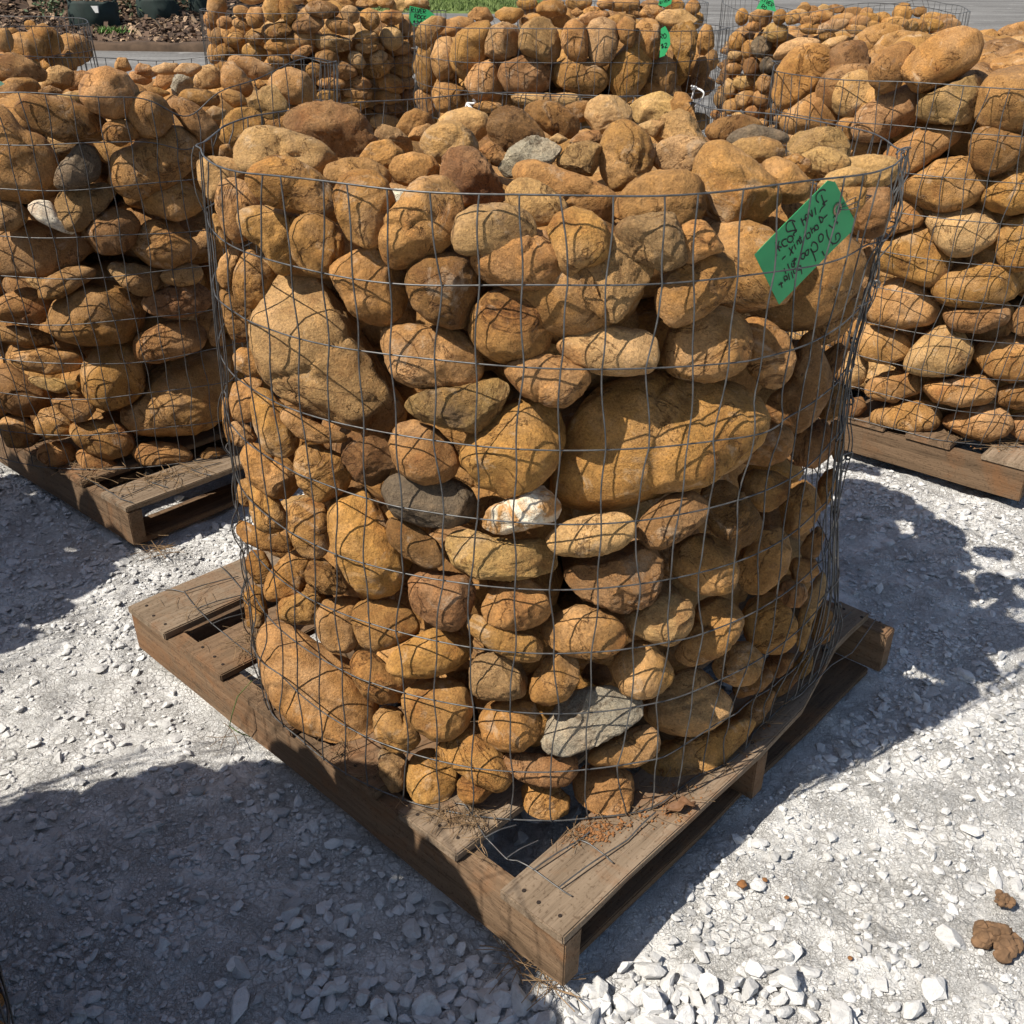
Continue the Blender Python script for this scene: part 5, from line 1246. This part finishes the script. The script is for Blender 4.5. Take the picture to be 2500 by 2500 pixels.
lump('clay_clod', 2450, 2198, .014, 'smaller brown clay clod on the gravel above the large one', 'clod', M_CLOD, 30, 6, 'clay clods on the gravel')
lump('orange_pebble', 1811, 2161, .0075, 'flat orange pebble on the pale gravel right of the pallet corner', 'pebble', M_DIRT, 1, 7, 'orange bits on the gravel')
lump('orange_pebble', 1867, 2149, .0042, 'tiny orange crumb just right of the flat orange pebble', 'pebble', M_DIRT, 1, 8, 'orange bits on the gravel')
lump('orange_pebble', 1921, 2192, .0038, 'tiny dark orange crumb below the other orange bits', 'pebble', M_DIRT, 1, 9, 'orange bits on the gravel')
lump('orange_pebble', 2075, 2340, .0035, 'tiny brown crumb left of the large clay clod', 'pebble', M_DIRT, 1, 10, 'orange bits on the gravel')
# dead leaf on the board
P = on_ground(1661, 1979, .1245); s = np.linspace(-1, 1, 14); t_ = np.linspace(-1, 1, 7); SS, TT = np.meshgrid(s, t_, indexing='ij'); wl = .008 * (1 - SS ** 2) ** .7 + .001
X = SS * .026; Y = TT * wl + .003 * np.sin(SS * 7); Z = .006 + .006 * TT ** 2 + .005 * np.sin(SS * 3 + 1) + .002 * np.sin(TT * 5 + SS * 9); a = .3
V = np.stack([X * math.cos(a) - Y * math.sin(a), X * math.sin(a) + Y * math.cos(a), Z], -1).reshape(-1, 3); I = (np.arange(13)[:, None] * 7 + np.arange(6)[None]).ravel()
lm = mesh_np('dead_leaf', V, np.stack([I, I + 1, I + 8, I + 7], 1), True, M_LEAF); o = link('dead_leaf', lm, None, P)
sm = o.modifiers.new('thick', 'SOLIDIFY'); sm.thickness = .0008
tag(o, 'curled rust brown dead leaf on the front board of the pallet', 'leaf')
# a grass blade drooping over the left stringer
pl = [on_ground(632, 1652, .130), on_ground(598, 1690, .135), on_ground(584, 1735, .10), on_ground(578, 1762, .06), on_ground(600, 1778, .05), on_ground(628, 1788, .035)]
q = np.array(pl); q[:, :2] += np.array([-.01, -.012]); s = np.linspace(0, 5, 40); Q = np.stack([np.interp(s, np.arange(6), q[:, k]) for k in range(3)], 1)
V, F = tube(Q, .0011, 4); tag(link('grass_blade', mesh_np('grass_blade', V, F, True, M_BLADE)), 'bent green grass blade drooping over the left side of the front pallet', 'grass blade')

# ------------------------------------------------------------------ planting bed, sacks, saplings, lawn
KY = 12.75
def kerb_mesh():
    x = np.linspace(-26, -2.6, 120); prof = [(-.09, 0), (-.075, .06), (-.03, .085), (.05, .09), (.14, .06), (.18, .0)]; V = []
    for i, xx in enumerate(x):
        for k, (py_, pz) in enumerate(prof):
            yy = KY + .08 * math.sin(xx * .5) + py_; V.append((xx, yy, float(gz(xx, yy)) + .028 + pz * (1 + .15 * math.sin(xx * 9 + k))))
    n = len(prof); I = (np.arange(119)[:, None] * n + np.arange(n - 1)[None]).ravel()
    return mesh_np('kerb', np.array(V), np.stack([I, I + n, I + n + 1, I + 1], 1), True, M_KERB)
tag(link('kerb', kerb_mesh()), 'low dark earth kerb along the mulch bed', None, None, 'structure')
X, Y = np.meshgrid(np.linspace(-26, -2.6, 130), np.linspace(KY + .05, 27, 90)); Q = np.c_[X.ravel(), Y.ravel(), np.zeros(X.size)]
def mul_h(x, y):
    b = gz(x, y) + .06
    for mx, my, mr, mh in ((-7.9, 16.6, 1.1, .55), (-9.2, 17.4, 1.6, .8), (-5.35, 16.6, .7, .55), (-4.4, 17.8, 1.1, .6), (-11.5, 17, 1.6, .7), (-3.4, 19.5, 1.2, .5)): b = b + mh * np.exp(-((x - mx) ** 2 + (y - my) ** 2) / mr ** 2)
    return b
Q[:, 2] = mul_h(Q[:, 0], Q[:, 1]) + .03 * fbm(np.c_[Q[:, :2] * 2.5, Q[:, 2] * 0], 8, 3)
J = (np.arange(89)[:, None] * 130 + np.arange(129)[None]).ravel()
tag(link('mulch_bed', mesh_np('mulch_bed', Q, np.stack([J, J + 1, J + 131, J + 130], 1), True, M_MULCH)), 'dark bark mulch bed heaped behind the kerb', None, None, 'structure')
nch = 9000; cx_ = rng.uniform(-9.5, -2.8, nch); cy_ = KY + .25 + 6.0 * rng.random(nch) ** 1.5; L = rng.uniform(.025, .075, nch); Wd = L * rng.uniform(.25, .5, nch); a = rng.uniform(0, 6.28, nch)
cube = np.array([[x, y, z] for x in (-1, 1) for y in (-1, 1) for z in (-1, 1)], float); cf = np.array([[0, 1, 3], [0, 3, 2], [4, 6, 7], [4, 7, 5], [0, 4, 5], [0, 5, 1], [2, 3, 7], [2, 7, 6], [0, 2, 6], [0, 6, 4], [1, 5, 7], [1, 7, 3]])
W = cube[None] * np.stack([L, Wd, np.full(nch, .006)], 1)[:, None]; tl = rng.normal(0, .35, nch)
x, y, z = W[..., 0], W[..., 1], W[..., 2]; z = z + x * np.tan(tl)[:, None]; x, y = x * np.cos(a)[:, None] - y * np.sin(a)[:, None], x * np.sin(a)[:, None] + y * np.cos(a)[:, None]
V = np.stack([x + cx_[:, None], y + cy_[:, None], z + mul_h(cx_, cy_)[:, None] + .015], -1).reshape(-1, 3); F = (cf[None] + (np.arange(nch) * 8)[:, None, None]).reshape(-1, 3)
cc = np.where(rng.random((nch, 1)) < .30, np.array([[.30, .20, .12]]), np.array([[.085, .05, .03]])) * rng.uniform(.6, 1.3, (nch, 1))
m, t, b = new_mat('bark_chip'); at_ = N(t, 'ShaderNodeAttribute', attribute_name='tint'); t.links.new(at_.outputs['Color'], b.inputs['Base Color']); b.inputs['Roughness'].default_value = .9
tag(link('bark_chips', joined_mesh('bark_chips', [(V, F, np.repeat(np.c_[cc, np.ones(nch)], 8, 0))], m)), 'brown and straw coloured bark chips on the mulch bed', None, None, 'stuff')

def sack(px0, px1, pyb, hpx, tx, lab, tlab, sd, patch=False, trunk_r=.012):
    r0 = np.random.default_rng(sd); xm = (px0 + px1) / 2; P = on_ground(xm, pyb); zc = (P - CAM) @ fw; rad = (px1 - px0) / 2 / (2500 * FOC) * zc; h = hpx / (2500 * FOC) * zc * 1.05
    P = P + np.array([0, rad * .5, 0]); P[2] = float(gz(P[0], P[1])) + .05
    root = empty('plant_sack', P); tag(root, lab, 'plant sack', 'dark green plant sacks on the mulch bed')
    na, nz = 40, 12; V = []
    for j in range(nz):
        u = j / (nz - 1)
        for i in range(na):
            a = i / na * 2 * math.pi; q = vnoise(np.array([[math.cos(a) * 2 + sd, math.sin(a) * 2, u * 2.2]]), sd)[0]; rr = rad * (1 + .06 * q + .05 * math.sin(u * 3)) * (1 - .04 * u); zz = h * u + (.09 * h * vnoise(np.array([[math.cos(a) * 2.5, math.sin(a) * 2.5, sd]]), 4)[0] if j == nz - 1 else 0)
            V.append((rr * math.cos(a), rr * math.sin(a), zz))
    F = [[j * na + i, j * na + (i + 1) % na, (j + 1) * na + (i + 1) % na, (j + 1) * na + i] for j in range(nz - 1) for i in range(na)]
    V += [(.93 * v[0], .93 * v[1], v[2] - .002) for v in V[-na:]]; k = nz * na; F += [[(nz - 1) * na + i, (nz - 1) * na + (i + 1) % na, k + (i + 1) % na, k + i] for i in range(na)]
    V += [(v[0] * .97, v[1] * .97, h * .8) for v in V[k:k + na]]; F += [[k + i, k + (i + 1) % na, k + na + (i + 1) % na, k + na + i] for i in range(na)]
    link('sack_wall', mesh_np('sack_wall', np.array(V), np.array(F), True, M_SACK), root)
    aa = np.arange(na) / na * 2 * np.pi; V = np.vstack([[0, 0, h * .86], np.stack([.93 * rad * np.cos(aa), .93 * rad * np.sin(aa), np.full(na, h * .82)], 1)]); F = np.array([[0, 1 + i, 1 + (i + 1) % na] for i in range(na)])
    link('soil', mesh_np('soil', V, F, True, M_MULCH), root)
    for sg in (-1, 1):
        s = np.linspace(0, math.pi, 14); q = np.stack([sg * rad * (.9 + .10 * np.sin(s)), -rad * .18 * np.cos(s), h * .95 + .10 * h * np.sin(s)], 1); V, F = tube(q, .012, 5); link('handle', mesh_np('handle', V, F, True, M_SACK), root)
    if patch:
        q = np.array([[-.045, 0, -.04], [.045, 0, -.04], [.045, 0, .04], [-.045, 0, .04]]) + np.array([rad * .42, -rad * 1.0, h * .72]); q[:, 1] += .01
        q = np.vstack([q, q + np.array([0, .06, 0])]); link('label_patch', mesh_np('label_patch', q, np.array([[0, 1, 2, 3], [7, 6, 5, 4], [0, 4, 5, 1], [1, 5, 6, 2], [2, 6, 7, 3], [3, 7, 4, 0]]), False, M_LABEL), root)
    d = ray(tx, pyb); tt = (P[1] - 0) / d[1]; X0 = d[0] * tt
    tr = empty('sapling', (X0, P[1], P[2] + h * .8)); tag(tr, tlab, 'sapling', 'saplings in the plant sacks'); s = np.linspace(0, 1, 24); wob = .03
    q = np.stack([wob * np.sin(s * 4 + sd), wob * np.cos(s * 3 + sd) - wob * math.cos(sd), s * 2.1], 1); V, F = tube(q, trunk_r, 7); link('trunk', mesh_np('trunk', V, F, True, M_BARK), tr)
    VV, FF, o = [], [], 0
    lv = np.array([[0, 0, 0], [.5, .22, .05], [1, 0, 0], [.5, -.22, .05]])
    for k in range(700):
        low = k < (90 if patch else 30); cth = r0.normal(size=3); cth /= np.linalg.norm(cth)
        P3 = np.array([-.35 if patch else -.25, -.30, .02]) + r0.normal(0, .09, 3) if low else np.array([0, 0, 1.95]) + cth * np.array([.55, .55, .6]) * r0.uniform(.25, 1) ** .6
        A = r0.normal(size=3); A /= np.linalg.norm(A); B = np.cross(A, r0.normal(size=3)); B /= np.linalg.norm(B); C_ = np.cross(A, B); sc = r0.uniform(.05, .10)
        VV.append(P3 + sc * (lv[:, :1] * A + lv[:, 1:2] * B + lv[:, 2:] * C_)); FF.append(np.array([[0, 1, 2, 3]]) + o); o += 4
    link('crown', mesh_np('crown', np.concatenate(VV), np.concatenate(FF), False, M_FOL), tr)
sack(168, 284, 80, 54, 219, 'dark green plant sack with a white label patch on the mulch bed', 'thin pale sapling trunk in the sack with the white patch', 3, True)
sack(334, 434, 63, 46, 382, 'dark green plant sack without label in the middle of the mulch bed', 'grey sapling trunk in the sack without label', 8, False, .026)
sack(463, 520, 58, 46, 500, 'small dark green plant sack beside the back left cage', 'sapling rising from the small sack beside the back left cage', 12)
sack(84, 150, 12, 40, 110, 'shaded dark sack far back on the mulch bed', 'sapling in the shaded sack far back on the bed', 17)

sheet('lawn', -2.6, .5, 18.2, 26, M_GRASSB, .06, 'strip of mown lawn beyond the drive', 30)
nb = 6000; bx = rng.uniform(-2.3, .4, nb); by = rng.uniform(18.2, 22, nb); bz = gz(bx, by) + .06; a = rng.uniform(0, 6.28, nb); hh = rng.uniform(.03, .09, nb)
V = np.stack([np.stack([bx + .012 * np.cos(a), by + .012 * np.sin(a), bz], 1), np.stack([bx - .012 * np.cos(a), by - .012 * np.sin(a), bz], 1), np.stack([bx + rng.normal(0, .03, nb), by + rng.normal(0, .03, nb), bz + hh], 1)], 1).reshape(-1, 3)
tag(link('lawn_grass', mesh_np('lawn_grass', V, np.arange(nb * 3).reshape(-1, 3), False, plain('lawn_grass', (.13, .18, .05), .7, 0, .4, 3))), 'short green grass on the strip of lawn', None, None, 'stuff')
VV = []
for wx, wy in ((-5.05, 13.75), (-5.15, 13.8), (-5.0, 13.85), (-7.05, 13.7)):
    for k in range(60): 
        a = rng.uniform(0, 6.28); l = rng.uniform(.05, .13); b0 = np.array([wx + rng.normal(0, .08), wy + rng.normal(0, .05), float(mul_h(wx, wy)) + .03]); e = b0 + np.array([l * math.cos(a) * .6, l * math.sin(a) * .6, l * .7]); s_ = np.array([-math.sin(a), math.cos(a), 0]) * .015
        VV += [b0 - s_ * .4, b0 + s_, e]
tag(link('weeds', mesh_np('weeds', np.array(VV), np.arange(len(VV)).reshape(-1, 3), False, plain('weed_green', (.10, .20, .04), .6))), 'green weeds sprouting at the kerb of the mulch bed', None, None, 'stuff')
